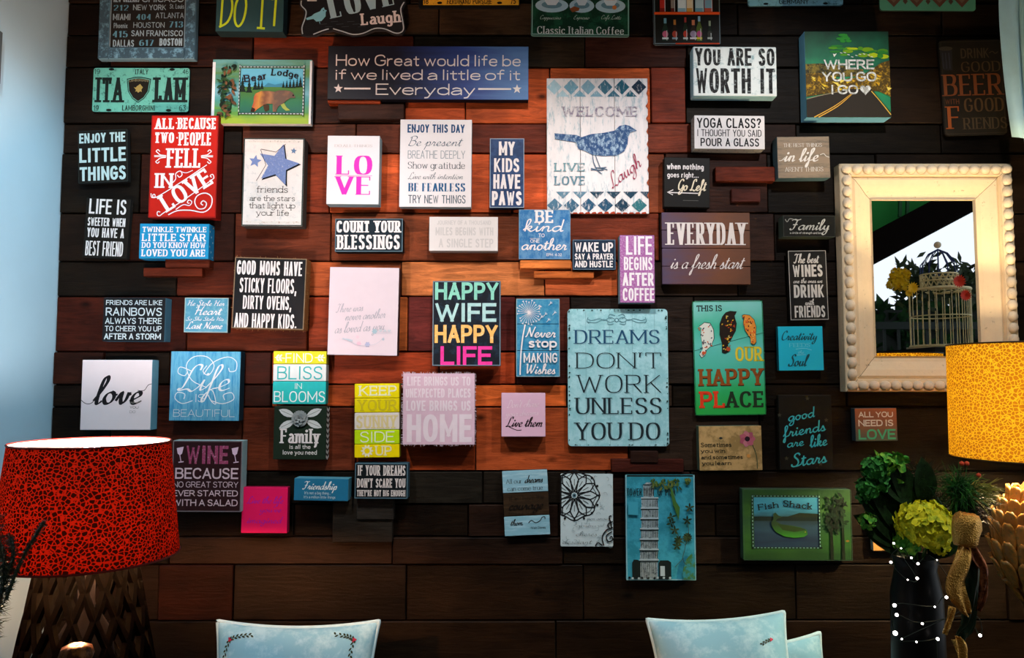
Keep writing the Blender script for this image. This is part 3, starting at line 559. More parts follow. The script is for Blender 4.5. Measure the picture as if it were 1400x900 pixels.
s.text('ITALY', 735, 379, 808, 407, 'M', '1a2f2d'); s.text('19', 512, 378, 544, 406, 'N', '1a2f2d'); s.text('46', 996, 378, 1028, 406, 'N', '1a2f2d')
s.text('19', 515, 576, 544, 606, 'N', '1a2f2d'); s.text('63', 982, 576, 1018, 606, 'N', '1a2f2d'); s.text('LAMBORGHINI', 672, 576, 852, 606, 'M', '1a2f2d')
sh = [(692, 432), (700, 500), (725, 540), (758, 563), (791, 540), (817, 500), (825, 432), (790, 424), (758, 420), (726, 424)]
s.poly(sh, '12201d'); s.poly([(758+(x-758)*.93, 490+(y-490)*.93) for x, y in sh], '57a092'); s.poly([(758+(x-758)*.87, 490+(y-490)*.87) for x, y in sh], '1a1712')
s.text('LAMBORGHINI', 706, 436, 812, 450, 'M', '7a7658', arc=.3)
s.poly([(732, 478), (745, 492), (740, 502), (750, 500), (756, 508), (768, 500), (776, 504), (774, 490), (782, 478), (774, 470), (766, 460), (758, 466), (750, 472), (742, 480)], '9a8c4e')
for x in (606, 938): s.disc(x, 380, 15, '0f1d1b', ry=7)
for x in (600, 926): s.disc(x, 603, 15, '0f1d1b', ry=7)
s.done()
# 10 bear lodge
CB = (280, 70, 8.57)
s = Sign('canvas_print', 'green and blue canvas of a brown bear reading Bear Lodge', CB, (84, 96, 1250, 850), .025, .3, '4c9490', 'c6d2d6', fm=ramp_paint(['8cae2c', '4f8f3c', '3c8f8a', '6aa8b8', '3f8a84', '54823a', '62a09c'], 2, (-.1, .1), .22, 14, stretch=(.5, 1, 3)))
s.rect(84, 130, 118, 850, 'dfe4e6', 'border'); s.rect(1225, 110, 1250, 850, 'd6dcdf', 'border')
s.rect(418, 205, 1148, 420, ramp_paint(['86c8de', '3f9fc6', '5fb4cf'], 2, (0, .05), .2, 30)); s.rect(418, 418, 1148, 728, ramp_paint(['12604e', '1a6a44', '3c6f22'], 2, (-.07, .0), .3, 30))
s.poly([(680, 420), (740, 372), (820, 392), (900, 375), (960, 420)], '3a7f9c')
def fir(s, x, y, h, c='12251d'):
    for k in range(4): s.poly([(x-h*.2*(k+1)/3, y-h+h*.28*(k+1)), (x+h*.2*(k+1)/3, y-h+h*.28*(k+1)), (x, y-h+h*.2*k)], c)
    s.rect(x-h*.02, y-h*.2, x+h*.03, y+3, '2a2018')
for x, y, h in ((440, 460, 170), (520, 470, 150), (590, 440, 120), (630, 440, 100), (670, 435, 90), (920, 420, 70), (960, 420, 80), (1000, 420, 90), (1040, 420, 90), (1080, 415, 90), (1120, 410, 110)): fir(s, x, y, h)
s.poly([(545, 710), (560, 660), (580, 600), (580, 540), (600, 500), (660, 472), (740, 470), (820, 478), (870, 462), (940, 462), (1000, 470), (1035, 490), (1068, 540), (1050, 552), (1010, 548), (970, 575), (930, 610), (870, 650), (850, 690), (848, 712), (806, 712), (802, 620), (740, 618), (690, 640), (620, 685), (595, 712)], ramp_paint(['a03e1e', 'b8802c', '6e4222', '96683f', '5a4434'], 0, (-.025, .045), .25, 40))
s.poly([(690, 630), (760, 630), (762, 690), (720, 715), (700, 680)], '40301f'); s.poly([(895, 630), (935, 610), (965, 660), (1010, 695), (960, 700), (920, 670)], '8fa34e')
s.disc(1040, 520, 10, '1a120c'); s.poly([(545, 712), (560, 660), (600, 680), (592, 716)], '2f1e14')
s.text('Bear', 455, 262, 725, 345, 'Z', '24161c', ang=9, arc=-.1); s.text('Lodge', 778, 232, 1100, 310, 'Z', '1a1418', ang=-7, arc=.15)
for (a, b, c, d) in ((400, 180, 1165, 198), (400, 728, 1165, 746), (402, 165, 416, 760), (1152, 165, 1170, 765)):
    s.rect(a, b, c, d, '1d2a28', 'border')
    n = int(max(c-a, d-b)/40)
    for k in range(n):
        if c-a > d-b: s.rect(a+k*40+5, b+4, a+k*40+32, d-4, 'b8ccca', 'border')
        else: s.rect(a+3, b+k*40+5, c-3, b+k*40+32, 'b8ccca', 'border')
rr = random.Random(3)
for k in range(85): s.poly(leaf(rr.uniform(200, 330), rr.uniform(190, 765), rr.uniform(40, 90), rr.uniform(11, 20), rr.uniform(0, 6.3)), rr.choice(['16301c', '1f4426', '0f2016', '2c4f2a', '4f3a26', '6e4c30']))
s.done()
# 11 how great
s = Sign('long_sign', 'long navy plank sign reading How Great would life be', (0, 0, 1), (448, 63, 722.5, 136), .03, .2, '1c2236', '0f1018', fm=ramp_paint(['121217', '151728', '20387a', '5480b4'], 0, (-.33, .36), .14, 16, stretch=(.4, 1, 4)))  # the board's sheen is painted in as a black-to-blue ramp
s.text('How Great would life be', 459, 75, 712, 90.5, 'N', 'dcd4d0'); s.text('if we lived a little of it', 458, 95, 711, 109.5, 'N', 'dcd4d0'); s.text('Everyday', 514, 114.5, 650, 130, 'N', 'dcd4d0')
for x in (463, 707): s.poly(star(x, 121.5, 6.5), 'dcd4d0', 'lettering')
s.rect(471, 120.3, 507, 122.7, 'dcd4d0', 'lettering'); s.rect(654, 120.3, 699, 122.7, 'dcd4d0', 'lettering'); s.done()
# 12 welcome bird
s = Sign('slatted_sign', 'large white weathered board sign with a blue bird reading WELCOME, LIVE, LOVE, Laugh', C8, (190, -215, 746, 528), .012, 0, board=False)
for x0, x1 in ((190, 374), (374, 562), (562, 746)): s.board(x0, -215, x1, 528, 'e2dcdc', '8a6a5a', worn='a4b8c0', amt=.22, scale=26, stretch=(2.2, 1, .5))
fp = lambda c: paint(c, .6, 'dcd8d8', .2, .1, 60, 0, (1.5, 1, .5))
def diam(s, x, y, w, h, c): s.poly([(x-w, y), (x, y+h), (x+w, y), (x, y-h)], c)
for k in range(7):
    x = 232 + k*93; c = ['a7c8d4', '6f9fb4', '7ea6b8', '3a6a80', '1f5a6e', '142c40', '1d3444'][k]
    if x < 740: diam(s, x, -165, 41, 42, fp(c))
    if x + 82 < 745: s.poly([(x+46-36, -112), (x+46+36, -112), (x+46, -148)], fp(c))
for k in range(7):
    x = 232 + k*92; c = ['4a7088', '35607a', '24506e', '1e4a66', '16364c', '2f6c74', '1a3444'][k]
    if k < 6: diam(s, x, 482, 42, 38, fp(c)); 
    xx = x + 46
    if xx < 745: s.poly([(xx-40, 408), (xx, 446), (min(xx+40, 745), 408)], fp('1c3c50' if k > 1 else '5c7f92'))
for k in range(14): s.poly([(260+k*34, 528), (290+k*34, 528), (284+k*34, 522-(k*37 % 9)), (266+k*34, 520)], 'a63a1e')
for k in range(9): s.poly([(744, -150+k*70), (738-(k*5 % 6), -130+k*70), (744, -112+k*70)], '9a4a2e')
s.text('WELCOME', 275, -57, 690, -2, 'Z', paint('84788c', .6, 'c8c4c8', .3, .1, 60))
s.text('LIVE', 232, 252, 398, 298, 'Z', fp('6a9098')); s.text('LOVE', 232, 324, 398, 372, 'Z', fp('5a8090')); s.text('Laugh', 500, 255, 725, 330, 'C', '983050', ang=38)
s.poly([(232, 90), (355, 100), (380, 112), (430, 95), (500, 88), (560, 76), (588, 50), (620, 43), (645, 50), (683, 76), (648, 86), (636, 110), (632, 150), (612, 190), (570, 212), (500, 215), (440, 208), (400, 188), (362, 176), (350, 140), (235, 122)][::-1], paint('2c4c78', .6, '9cb4c8', .26, .15, 50, 0, (1, 1, .7)))
for p in ([(438, 205), (445, 250), (462, 290)], [(455, 210), (470, 250), (482, 282)], [(430, 290), (462, 290), (500, 292)], [(462, 290), (488, 312)], [(430, 282), (462, 290)], [(455, 278), (482, 280), (520, 290)], [(482, 280), (515, 276)]): s.line(p, 5, '4a6078', smooth=False)
s.done()
# 13 - 17 right top
s = Sign('box_sign', 'thick white box sign reading YOU ARE SO WORTH IT in distressed black', C4, (430, 253, 889, 526), .045, .4, 'd4dcda', '8fb8c4', worn='7fa0a4', amt=.2, scale=18, bev=.005)
ww = paint('1a1a1a', .6, '9aa6a6', .2, .1, 55)
s.text('YOU ARE SO', 443, 264, 877, 360, 'B', ww); s.text('WORTH IT', 443, 374, 877, 511, 'B', ww); s.done()
s = Sign('box_sign', 'square box print of a desert road under a green sky reading WHERE YOU GO', C5, (205, 170, 666, 642), .05, 0, '14603c', '6aa6c4', fm=ramp_paint(['14704a', '1a8a58', '0f5c40', '0a3424'], 2, (-.1, .14), .35, 12))  # blue side colour has the cool light painted in
rr = random.Random(5); cl = paint('8fb414', .6, '2a7a30', .45, .2, 60)
for k in range(26):
    x = rr.uniform(330, 640); y = 265 + (x-330)*.12 + rr.uniform(-22, 26); s.disc(x, y, rr.uniform(14, 34), rr.choice(['6f9a18', '4c8a24', 'a8bc1a', '2c7a30']), ry=rr.uniform(5, 14), n=9)
for k in range(8): s.disc(rr.uniform(380, 450), rr.uniform(190, 230), rr.uniform(14, 30), '2f8a34', ry=8, n=9)
s.poly([(205, 352), (290, 348), (380, 356), (460, 372), (520, 380), (520, 420), (205, 420)], paint('2c2c22', .6, '7a6a2c', .3, .2, 40))
s.poly([(205, 405), (280, 400), (400, 440), (500, 420), (560, 385), (620, 345), (666, 332), (666, 530), (600, 500), (440, 492), (205, 530)], paint('b08a24', .6, '4a3a18', .36, .3, 50))
for k in range(26):
    x = rr.uniform(215, 655); y = rr.uniform(410 if x < 520 else 380, 480); s.poly([(x, y), (x+rr.uniform(15, 40), y+rr.uniform(2, 14)), (x+rr.uniform(5, 25), y+rr.uniform(14, 24))], rr.choice(['d8b830', 'c89a24', '6a4a1c', 'e0c85a']))
s.poly([(205, 545), (430, 488), (560, 488), (666, 620), (666, 642), (205, 642)], '2b2620')
for p in ([(245, 642), (360, 580), (448, 516)], [(268, 642), (375, 582), (455, 516)]): s.line(p, 6, 'd2a03c', w1=3)
s.line([(560, 500), (610, 560), (662, 628)], 5, 'c2a03e'); s.line([(207, 543), (300, 520), (400, 500)], 4, '8f8466')
s.line([(362, 312), (375, 294)], 4, 'd8dcd0'); s.poly([(356, 296), (374, 300), (362, 314)], 'd8dcd0')
for k, (x, y) in enumerate(((395, 290), (415, 288), (435, 300), (455, 312), (478, 304), (498, 298), (520, 296), (545, 302), (562, 312))): s.line([(x, y), (x+12, y+3)], 4, 'd8dcd0')
wt = paint('d6d8d4', .5, '9a9c94', .3, .06, 60)
s.text('WHERE', 305, 328, 580, 382, 'B', wt); s.text('YOU GO', 293, 395, 590, 448, 'B', wt); s.text('I GO', 338, 467, 488, 518, 'B', wt); s.poly(heart(527, 492, 30), wt); s.poly(heart(527, 488, 15), '9a9a92'); s.done()
s = Sign('tin_sign', 'almost black tin sign reading DRINK GOOD BEER with GOOD FRIENDS, dim copper letters', C5, (950, 217, 1292, 737), .008, -1.6, '1b1814', rnd=.012)
s.frame(958, 224, 1286, 730, 4, '2c261f')
for t in (('DRINK', 1060, 263, 1215, 318, 'M', '3c3226'), ('GOOD', 1060, 336, 1275, 392, 'R', '443524'), ('BEER', 960, 405, 1278, 522, 'R', '6a3c22'), ('WITH', 966, 542, 1042, 570, 'M', '54301c'), ('GOOD', 1068, 536, 1284, 610, 'R', '4c3a26'), ('F', 975, 582, 1045, 704, 'R', '82431f'), ('RIENDS', 1060, 642, 1298, 704, 'R', '403628')):
    s.text(*t)
s.line([(1222, 292), (1240, 284), (1255, 296), (1270, 286)], 5, '3c3226')
s.poly([(950, 270), (965, 380), (1015, 382), (1020, 268)], '242226'); s.disc(985, 262, 38, '3a352c', ry=12)
for x in (965, 982, 1000): s.line([(x, 285), (x+2, 372)], 7, '2f3038')
s.done()
s = Sign('box_sign', 'small white box sign with dotted edges reading YOGA CLASS POUR A GLASS', C4, (437, 632, 822, 815), .045, .6, 'dcd8d8', '9a9894', worn='b4bcbc', amt=.15)
bk = '1a1a1c'
s.text('YOGA CLASS?', 452, 646, 803, 701, 'M', bk); s.text('I THOUGHT YOU SAID', 452, 709, 804, 747, 'N', bk); s.text('POUR A GLASS', 470, 756, 790, 801, 'M', bk)
v = []; f = []
for k in range(16):
    x = -s.hw + .004 + k*(2*s.hw-.008)/15; y = -.012 - (k % 2)*.018; r = .0018; n = len(v)
    v += [(x + r*cos(a*pi/3), y + r*1.6*sin(a*pi/3), -s.hh - .0004) for a in range(6)]; f.append(tuple(range(n, n+6)))
    z = -s.hh + .004 + k*(2*s.hh-.008)/15; n = len(v); v += [(-s.hw - .0004, y + r*1.6*sin(a*pi/3), z + r*cos(a*pi/3)) for a in range(6)]; f.append(tuple(range(n, n+6)))
pyd('edge_dots', v, f, s.root, [paint('16181a')]); s.done()
s = Sign('box_sign', 'grey wooden box sign reading THE BEST THINGS in life in white', CM, (52, 27, 338, 253), .045, -.6, '8a7a68', '3e5660', worn='6c6458', amt=.25, scale=10, stretch=(.5, 1, 4))
s.text('THE BEST THINGS', 86, 64, 296, 84, 'Y', 'd8d4cc'); s.text('in life', 84, 92, 288, 162, 'K', 'dcd8d2'); s.text("AREN'T THINGS", 92, 194, 300, 218, 'Y', 'd0ccc4')
s.line([(60, 158), (75, 156), (92, 140)], 3, 'dcd8d2', 'lettering'); s.line([(285, 128), (305, 122), (318, 136), (336, 142)], 3, 'dcd8d2', 'lettering'); s.done()
# 18 - 21 left
s = Sign('box_sign', 'black square sign with spaced pale letters reading ENJOY THE LITTLE THINGS', C6, (148, 72, 418, 358), .02, -2.6, '14130f', '1c1d1c')
for t in (('ENJOY THE', 150, 86, 402, 140, 'B'), ('LITTLE', 154, 168, 408, 246, 'B'), ('THINGS', 160, 270, 412, 346, 'B')): s.text(*t, 'a9c6c8', ang=2.5*0)
s.edge(2, '26302f'); s.done()
s = Sign('box_sign', 'black sign with white letters reading LIFE IS SWEETER, lower left of the spaced one', C6, (182, 446, 424, 772), .02, 2.2, '14120e', '1a1a18')
for t in (('LIFE IS', 204, 450, 408, 532, 'B'), ('SWEETER WHEN', 199, 552, 405, 598, 'B'), ('YOU HAVE A', 198, 608, 400, 660, 'B'), ('BEST FRIEND', 192, 680, 397, 760, 'B')): s.text(*t, 'd0d0d0')
s.done()
s = Sign('box_sign', 'tall red box sign with ornate white letters reading ALL BECAUSE TWO PEOPLE', C6, (540, -10, 908, 550), .045, .2, 'b01c12', '8a1810', rough=.45)
s.edge(5, '8c1610')
s.text('ALL', 562, 6, 668, 66, 'Z', WH); s.text('BECAUSE', 686, 4, 896, 66, 'Z', WH); s.disc(677, 32, 4, WH); s.text('TWO', 562, 84, 668, 142, 'Z', WH); s.text('PEOPLE', 694, 84, 872, 156, 'Z', WH); s.disc(684, 114, 4, WH)
s.text('FELL', 632, 172, 818, 278, 'Z', WH); s.text('IN', 568, 308, 668, 388, 'Z', WH); s.text('LOVE', 592, 350, 892, 448, 'Z', WH, ang=33)
for q in (0, 1):
    fx = (lambda x: x) if not q else (lambda x: 1446 - x)
    for w_ in (0, 1):
        fy = (lambda y: y) if not w_ else (lambda y: 434 - y)
        s.line([(fx(626), fy(212)), (fx(596), fy(208)), (fx(580), fy(196)), (fx(572), fy(188)), (fx(582), fy(180)), (fx(592), fy(190))], 5, WH, 'lettering')
        s.rect(min(fx(562), fx(628)), 210+6*w_, max(fx(562), fx(628)), 214+6*w_, WH, 'lettering')
s.line([(552, 418), (556, 440), (574, 438), (572, 424), (562, 428), (580, 440), (700, 366), (852, 262)], 5, WH, 'lettering')
s.line([(606, 520), (592, 518), (590, 534), (604, 540), (628, 522), (740, 448), (876, 348), (892, 330), (884, 314), (872, 322), (880, 330)], 5, WH, 'lettering')
s.line([(668, 360), (684, 340), (684, 310), (708, 296), (718, 316), (704, 330), (692, 318)], 5, WH, 'lettering'); s.line([(708, 298), (740, 306), (776, 292)], 4, WH, 'lettering')
s.line([(650, 535), (700, 512), (770, 510), (840, 520), (880, 490), (884, 440), (850, 416), (806, 430), (792, 466), (812, 500), (846, 498), (856, 472), (838, 458), (826, 472), (838, 482)], 6, WH, 'lettering')
s.line([(690, 506), (730, 480), (764, 484), (776, 464), (760, 454), (752, 468), (764, 472)], 5, WH, 'lettering'); s.done()
s = Sign('box_sign', 'cream rustic sign with a large blue star reading friends are the stars', C6, (1046, 114, 1380, 597), .045, .4, 'dcd8d4', '4a4844', worn='c2c6c6', amt=.2)
for a in (7, ): s.edge(7, '39423f')
s.rect(1060, 128, 1368, 138, paint('5a6462', .6, 'd4d2cc', .4, .1, 80)); s.rect(1060, 570, 1368, 582, paint('9a5a2c', .6, 'd4d2cc', .4, .1, 80))
s.poly(star(1243, 268, 122, .24, .45), '16181c'); s.poly(star(1237, 262, 118, .24, .45), paint('6c82b4', .6, 'a8b4cc', .2, .1, 90))
for p in ([(1140, 178), (1172, 262), (1122, 350)], [(1142, 176), (1225, 192), (1276, 148)], [(1290, 380), (1285, 295), (1352, 258)]): s.line(p, 3, '16181c', smooth=False)
s.poly(star(1112, 243, 36, .15, .45), '6c82b4'); s.poly(star(1322, 185, 18, .1, .45), '5c7a9c')
s.text('friends', 1124, 378, 1296, 414, 'W', '26241f'); s.text('are the stars', 1087, 430, 1335, 460, 'W', '2e2c26'); s.text('that light up', 1085, 468, 1338, 500, 'W', '2e2c26'); s.text('your life', 1126, 508, 1304, 540, 'W', '2e2c26'); s.done()
# 22 - 26 upper middle
s = Sign('box_sign', 'white box sign with hot pink letters LO over VE', C7, (188, 102, 474, 477), .045, .4, 'dfd9dc', '9ab4bc', var=.02)
s.text('DO ALL THINGS', 228, 150, 435, 165, 'V', 'c0bcbc'); s.text('WITH', 316, 174, 342, 180, 'N', 'c8c4c4'); s.text('LO', 240, 212, 436, 315, 'V', 'f032b4'); s.text('VE', 234, 326, 436, 425, 'V', 'f032b4'); s.rect(236, 320, 436, 322, 'f032b4', 'lettering'); s.done()
s = Sign('box_sign', 'tall white sign of seven blue-grey lines beginning ENJOY THIS DAY', C7, (586, 13, 979, 492), .03, .3, 'e0dadc', '8f9a9e', var=.02)
for t in (('ENJOY THIS DAY', 627, 40, 940, 86, 'B', '234a74'), ('Be present', 630, 106, 935, 158, 'C', '3c5466'), ('BREATHE DEEPLY', 630, 184, 943, 228, 'T', '7c8a92'), ('Show gratitude', 630, 246, 943, 283, 'Y', '33424c'), ('Live with intention', 632, 304, 940, 340, 'C', '5c6a72'), ('BE FEARLESS', 635, 362, 945, 407, 'V', '2a5a84'), ('TRY NEW THINGS', 635, 427, 947, 472, 'N', '4c5c68')): s.text(*t)
s.done()
s = Sign('box_sign', 'narrow navy box sign reading MY KIDS HAVE PAWS in white', C7, (1078, 116, 1267, 497), .028, .2, '20365c', '16233a', worn='2c4670', amt=.3, scale=12)
s.edge(4, '8f9cac')
for t in (('MY', 1128, 134, 1215, 210), ('KIDS', 1102, 226, 1240, 302), ('HAVE', 1098, 314, 1245, 393), ('PAWS', 1090, 406, 1253, 483)): s.text(*t, 'B', WH)
s.done()
s = Sign('box_sign', 'dark box sign with heavy slab letters reading COUNT YOUR BLESSINGS', C7, (232, 556, 603, 737), .04, 0, '14212a', '10161a')
s.edge(4, '5a7480'); s.text('COUNT YOUR', 240, 568, 590, 632, 'Z', 'ded8d8'); s.text('BLESSINGS', 244, 645, 587, 724, 'Z', 'ded8d8'); s.done()
s = Sign('box_sign', 'blank-looking white box sign with faded ghost lettering', C7, (747, 546, 1123, 733), .04, .2, 'd6d0ce', '8a8684', var=.02)
for t in (('JOURNEY OF A THOUSAND', 790, 566, 1085, 590), ('MILES BEGINS WITH', 782, 604, 1098, 648), ('A SINGLE STEP', 800, 666, 1098, 714)): s.text(*t, 'M', 'c2bebd')
s.done()
# 27 - 31
s = Sign('box_sign', 'blue washed square sign reading BE kind to one another', C8, (37, 506, 320, 778), .028, .2, '2c6aa0', '1c3a58', worn='5c8cb4', amt=.3, scale=24, stretch=(1, 1, .6))
s.edge(3, '7a98ac'); s.text('BE', 128, 510, 228, 580, 'Z', WH); s.text('kind', 60, 560, 288, 626, 'k', WH); s.text('TO', 144, 638, 178, 658, 'M', WH); s.rect(98, 664, 152, 666, WH, 'lettering'); s.text('ONE', 100, 670, 150, 688, 'M', WH); s.text('another', 50, 664, 306, 727, 'k', WH); s.text('EPH. 4:32', 188, 746, 272, 761, 'M', WH); s.done()
s = Sign('box_sign', 'small dark blue box sign reading WAKE UP SAY A PRAYER AND HUSTLE', C8, (332, 671, 566, 835), .03, 0, '1b2c40', '131c28')
s.edge(3, '5f7688'); s.text('WAKE UP', 343, 686, 553, 738, 'B', WH); s.text('SAY A PRAYER', 343, 747, 553, 780, 'B', WH); s.text('AND HUSTLE', 343, 787, 551, 823, 'B', WH); s.done()
s = Sign('box_sign', 'narrow lilac speckled box sign reading LIFE BEGINS AFTER COFFEE', (0, 0, 1), (847.5, 321.5, 895, 414), .045, .2, 'c4a4c6', '6f8a96', worn='a05c9c', amt=.36, scale=160)
for t in (('LIFE', 856, 323, 892, 348.5), ('BEGINS', 853, 351.5, 892, 369.5), ('AFTER', 851, 373, 893.5, 391), ('COFFEE', 851, 394, 894, 411.5)): s.text(*t, 'B', 'ebe4ea')
s.done()
s = Sign('box_sign', 'black square sign with an arrow reading when nothing goes right Go Left', C8, (832, 222, 1082, 494), .03, 1.2, '12110f', '1a1917')
s.text('when nothing', 848, 255, 1050, 288, 'B', WH); s.text('goes right...', 849, 302, 1022, 332, 'B', WH); s.text('Go Left', 905, 342, 1066, 402, 'k', 'e2d6bc')
s.line([(858, 415), (1018, 417)], 5, WH, 'lettering'); s.line([(882, 400), (850, 414), (880, 428)], 5, WH, 'lettering', smooth=False); s.line([(935, 457), (1020, 457)], 2, '6a6a66', 'lettering'); s.done()
s = Sign('pallet_sign', 'brown boarded sign reading EVERYDAY is a fresh start in white', C8, (819, 521, 1304, 916), .025, .2, board=False)
ev = ramp_paint(['4c3c54', '5a3a3c', '6a3e26', '5c3824'], 0, (-.14, .14), .25, 14, stretch=(1, 1, 4))
for k in range(4): s.board(819, 521+k*98.75, 1304, 521+(k+1)*98.75, '', '3a2620', fm=ev, dy=(k % 2)*.001)
s.text('EVERYDAY', 850, 578, 1281, 700, 'R', 'dcd4d0'); s.text('is a fresh start', 862, 752, 1278, 830, 'C', 'dcd4d0'); s.done()
# 32 - 35 left middle
s = Sign('box_sign', 'bright blue box sign reading TWINKLE TWINKLE LITTLE STAR with starred edge', C6, (482, 584, 862, 775), .045, .3, '1c84b4', '1c7cab')
for t in (('TWINKLE TWINKLE', 497, 601, 848, 630), ('LITTLE STAR', 497, 639, 845, 680), ('DO YOU KNOW HOW', 497, 686, 845, 717), ('LOVED YOU ARE', 497, 725, 845, 763)): s.text(*t, 'Z', WH)
v = []; f = []
for k in range(7):
    for (yy, zz) in [((-.014 - .012*(k % 3)), -s.hh + .008 + k*(2*s.hh-.016)/6)]:
        n = len(v); v += [(s.hw + .0005, yy + a*.005, zz - b*.005) for a, b in star(0, 0, 1)]; f.append(tuple(range(n, n+10)))
pyd('edge_stars', v, f, s.root, [paint('b8d4dc')]); s.done()
s = Sign('box_sign', 'black box sign with burlap edges reading GOOD MOMS HAVE STICKY FLOORS', C9, (955, 50, 1350, 440), .05, 1.6, '15171a', '8a6038')
s.edge(5, '7c6a54'); 
for t in (('GOOD MOMS HAVE', 973, 68, 1330, 146), ('STICKY FLOORS,', 990, 163, 1302, 243), ('DIRTY OVENS,', 1010, 259, 1276, 333), ('AND HAPPY KIDS.', 966, 356, 1306, 434)): s.text(*t, 'B', 'dcd8d8')
bm = bmesh.new(); rr = random.Random(2)
for k in range(150):
    sd = rr.choice([0, 1, 2, 3]); u = rr.uniform(-1, 1); y = -rr.uniform(.004, .048)
    p = {0: (u*s.hw, y, s.hh), 1: (s.hw, y, u*s.hh), 2: (u*s.hw, y, -s.hh), 3: (-s.hw, y, u*s.hh)}[sd]; p = Vector(p)
    q = p + Vector((rr.uniform(-.003, .003) + (.004 if sd == 1 else -.004 if sd == 3 else 0), rr.uniform(-.004, .002), rr.uniform(-.004, .004) + (.003 if sd == 0 else -.003 if sd == 2 else 0)))
    tube(bm, [p, q], .0005, 3)
w_ = frombm('burlap_threads', bm, s.root, [paint('b08a58')]); w_['kind'] = 'stuff'; s.done()
s = Sign('box_sign', 'black box sign with blue speckled edge reading FRIENDS ARE LIKE RAINBOWS', C9, (242, 269, 582, 507), .045, .3, '15171a', '3e6476')
for t in (('FRIENDS ARE LIKE', 257, 282, 565, 309, 'M'), ('RAINBOWS', 257, 323, 565, 368, 'M'), ('ALWAYS THERE', 256, 379, 565, 412, 'M'), ('TO CHEER YOU UP', 256, 423, 565, 453, 'M'), ('AFTER A STORM', 253, 464, 563, 497, 'B')): s.text(*t, 'b4c6cc')
s.done()
s = Sign('box_sign', 'small dusty blue sign in white script about Her Heart and Last Name', C9, (688, 269, 928, 459), .025, .5, '4a90ac', '264858', worn='6aa4b8', amt=.25, scale=20)
s.edge(4, 'a4b4b0')
for t in (('He Stole Her', 702, 284, 912, 312, 'K'), ('Heart', 742, 316, 898, 362, 'K'), ('So She Stole His', 698, 374, 908, 394, 'K'), ('Last Name', 702, 400, 905, 438, 'K')): s.text(*t, WH)
s.done()
# 36 - 37
s = Sign('box_sign', 'thick white square box sign with black brush script love above the red lamp', (0, 0, 1), (111, 492, 207, 588), .045, 0, 'dcd4d8', '6aa2b8', var=.02)  # pale blue sides paint cool light onto the box edges
s.text('love', 127, 515, 201, 552, 'K', '16161a'); s.line([(111, 547), (118, 552), (126, 551), (133, 541)], .9, '2a2a2c', 'lettering'); s.line([(188, 534), (197, 534), (202, 527), (207, 525)], .8, '2a2a2c', 'lettering')
s.text('WHAT', 178, 549, 194, 552, 'N', 'b8b0a8'); s.text('YOU', 178, 555.5, 190, 558.8, 'M', '6a6664'); s.text('DO', 178, 561.5, 186, 565, 'N', '8a8684'); s.done()
s = Sign('box_sign', 'blue grained square sign with swirled script reading Life IS BEAUTIFUL', (0, 0, 1), (232.5, 480.5, 328, 575.5), .04, .3, '2c84b4', '16303f', worn='5ca4c4', amt=.34, scale=16, stretch=(4, 1, .4))
s.text('Life', 243, 499, 322, 534, 'C', 'd0dce0'); s.text('IS', 267, 539, 281, 550, 'T', 'd0dce0'); s.text('BEAUTIFUL', 238, 560, 322, 570, 'T', 'd0dce0')
for p in ([(283, 530), (262, 520), (254, 500), (264, 488), (282, 488), (292, 500), (285, 513), (277, 508), (282, 500)], [(278, 512), (290, 496), (310, 488), (322, 494), (322, 506), (314, 508), (312, 503)], [(262, 508), (246, 502), (243, 510), (252, 514), (256, 508)],
          [(264, 548), (250, 552), (240, 545), (243, 537), (253, 539), (252, 546)], [(290, 548), (305, 552), (320, 546), (317, 537), (306, 540), (308, 547)], [(285, 540), (290, 549), (296, 552), (292, 536), (286, 532)]): s.line(p, 1.1, 'd0dce0', 'lettering')
s.done()
# 38 find bliss
s = Sign('slatted_sign', 'narrow striped sign in lime, white and turquoise reading FIND BLISS IN BLOOMS', (0, 0, 1), (373, 480, 446, 553), .035, .2, board=False)
s.board(373, 480, 446, 498, 'd0d028', 'a8a040'); s.board(373, 498, 446, 521.5, 'd4dcdc', 'a0a8a8'); s.board(373, 521.5, 446, 553, '22b4b4', '1a8486')
s.text('FIND', 390, 483, 427, 496, 'N', 'dce4dc'); s.line([(375, 489), (389, 490)], 1.2, 'dce4dc'); s.line([(430, 489), (444, 489)], 1.2, 'dce4dc')
for x in (377, 381, 434, 438): s.poly(leaf(x, 489, 6, 1.4, .8), 'dce4dc'); s.poly(leaf(x, 490, 6, 1.4, -.8), 'dce4dc')
s.text('BLISS', 379, 501, 441, 519, 'N', '3cb0b4'); s.text('IN', 403, 524, 413, 532, 'N', 'd8ecec'); s.text('BLOOMS', 375, 535, 445, 550, 'N', 'd8ecec'); s.done()
# 39 family rose
s = Sign('box_sign', 'dark green box sign with a grey rose reading Family is all the love you need', C12, (576, 62, 864, 354), .04, .3, '1b2a1f', '1a201c')
for (x, y, a) in ((690, 118, 2.75), (690, 142, 3.6), (752, 118, .45), (752, 142, -.4)): s.poly(leaf(x, y, 95, 20, a), 'c2cacb'); s.line([(x, y), (x+82*cos(a), y-82*sin(a))], 2, '3a4440', smooth=False)
s.text('Family', 615, 186, 828, 265, 'Z', 'dcd8d8'); s.text('is all the', 664, 272, 780, 296, 'M', 'd0d0ce'); s.text('love you need', 628, 302, 815, 327, 'M', 'd0d0ce')
v = []; f = []
for k in range(10):
    z0 = s.hh - (k+.1)*2*s.hh/10; z1 = z0 - s.hh/10; X_ = s.hw + .0005; n = len(v)
    v += [(X_, -.038, z0), (X_, -.020, z1), (X_, -.002, z0), (X_, -.002, z0-.009), (X_, -.020, z1-.009), (X_, -.038, z0-.009)]; f.append(tuple(range(n, n+6)))
pyd('edge_chevrons', v, f, s.root, [paint('c4c8c8')])
a, b = s.m(720, 130); bm = bmesh.new()
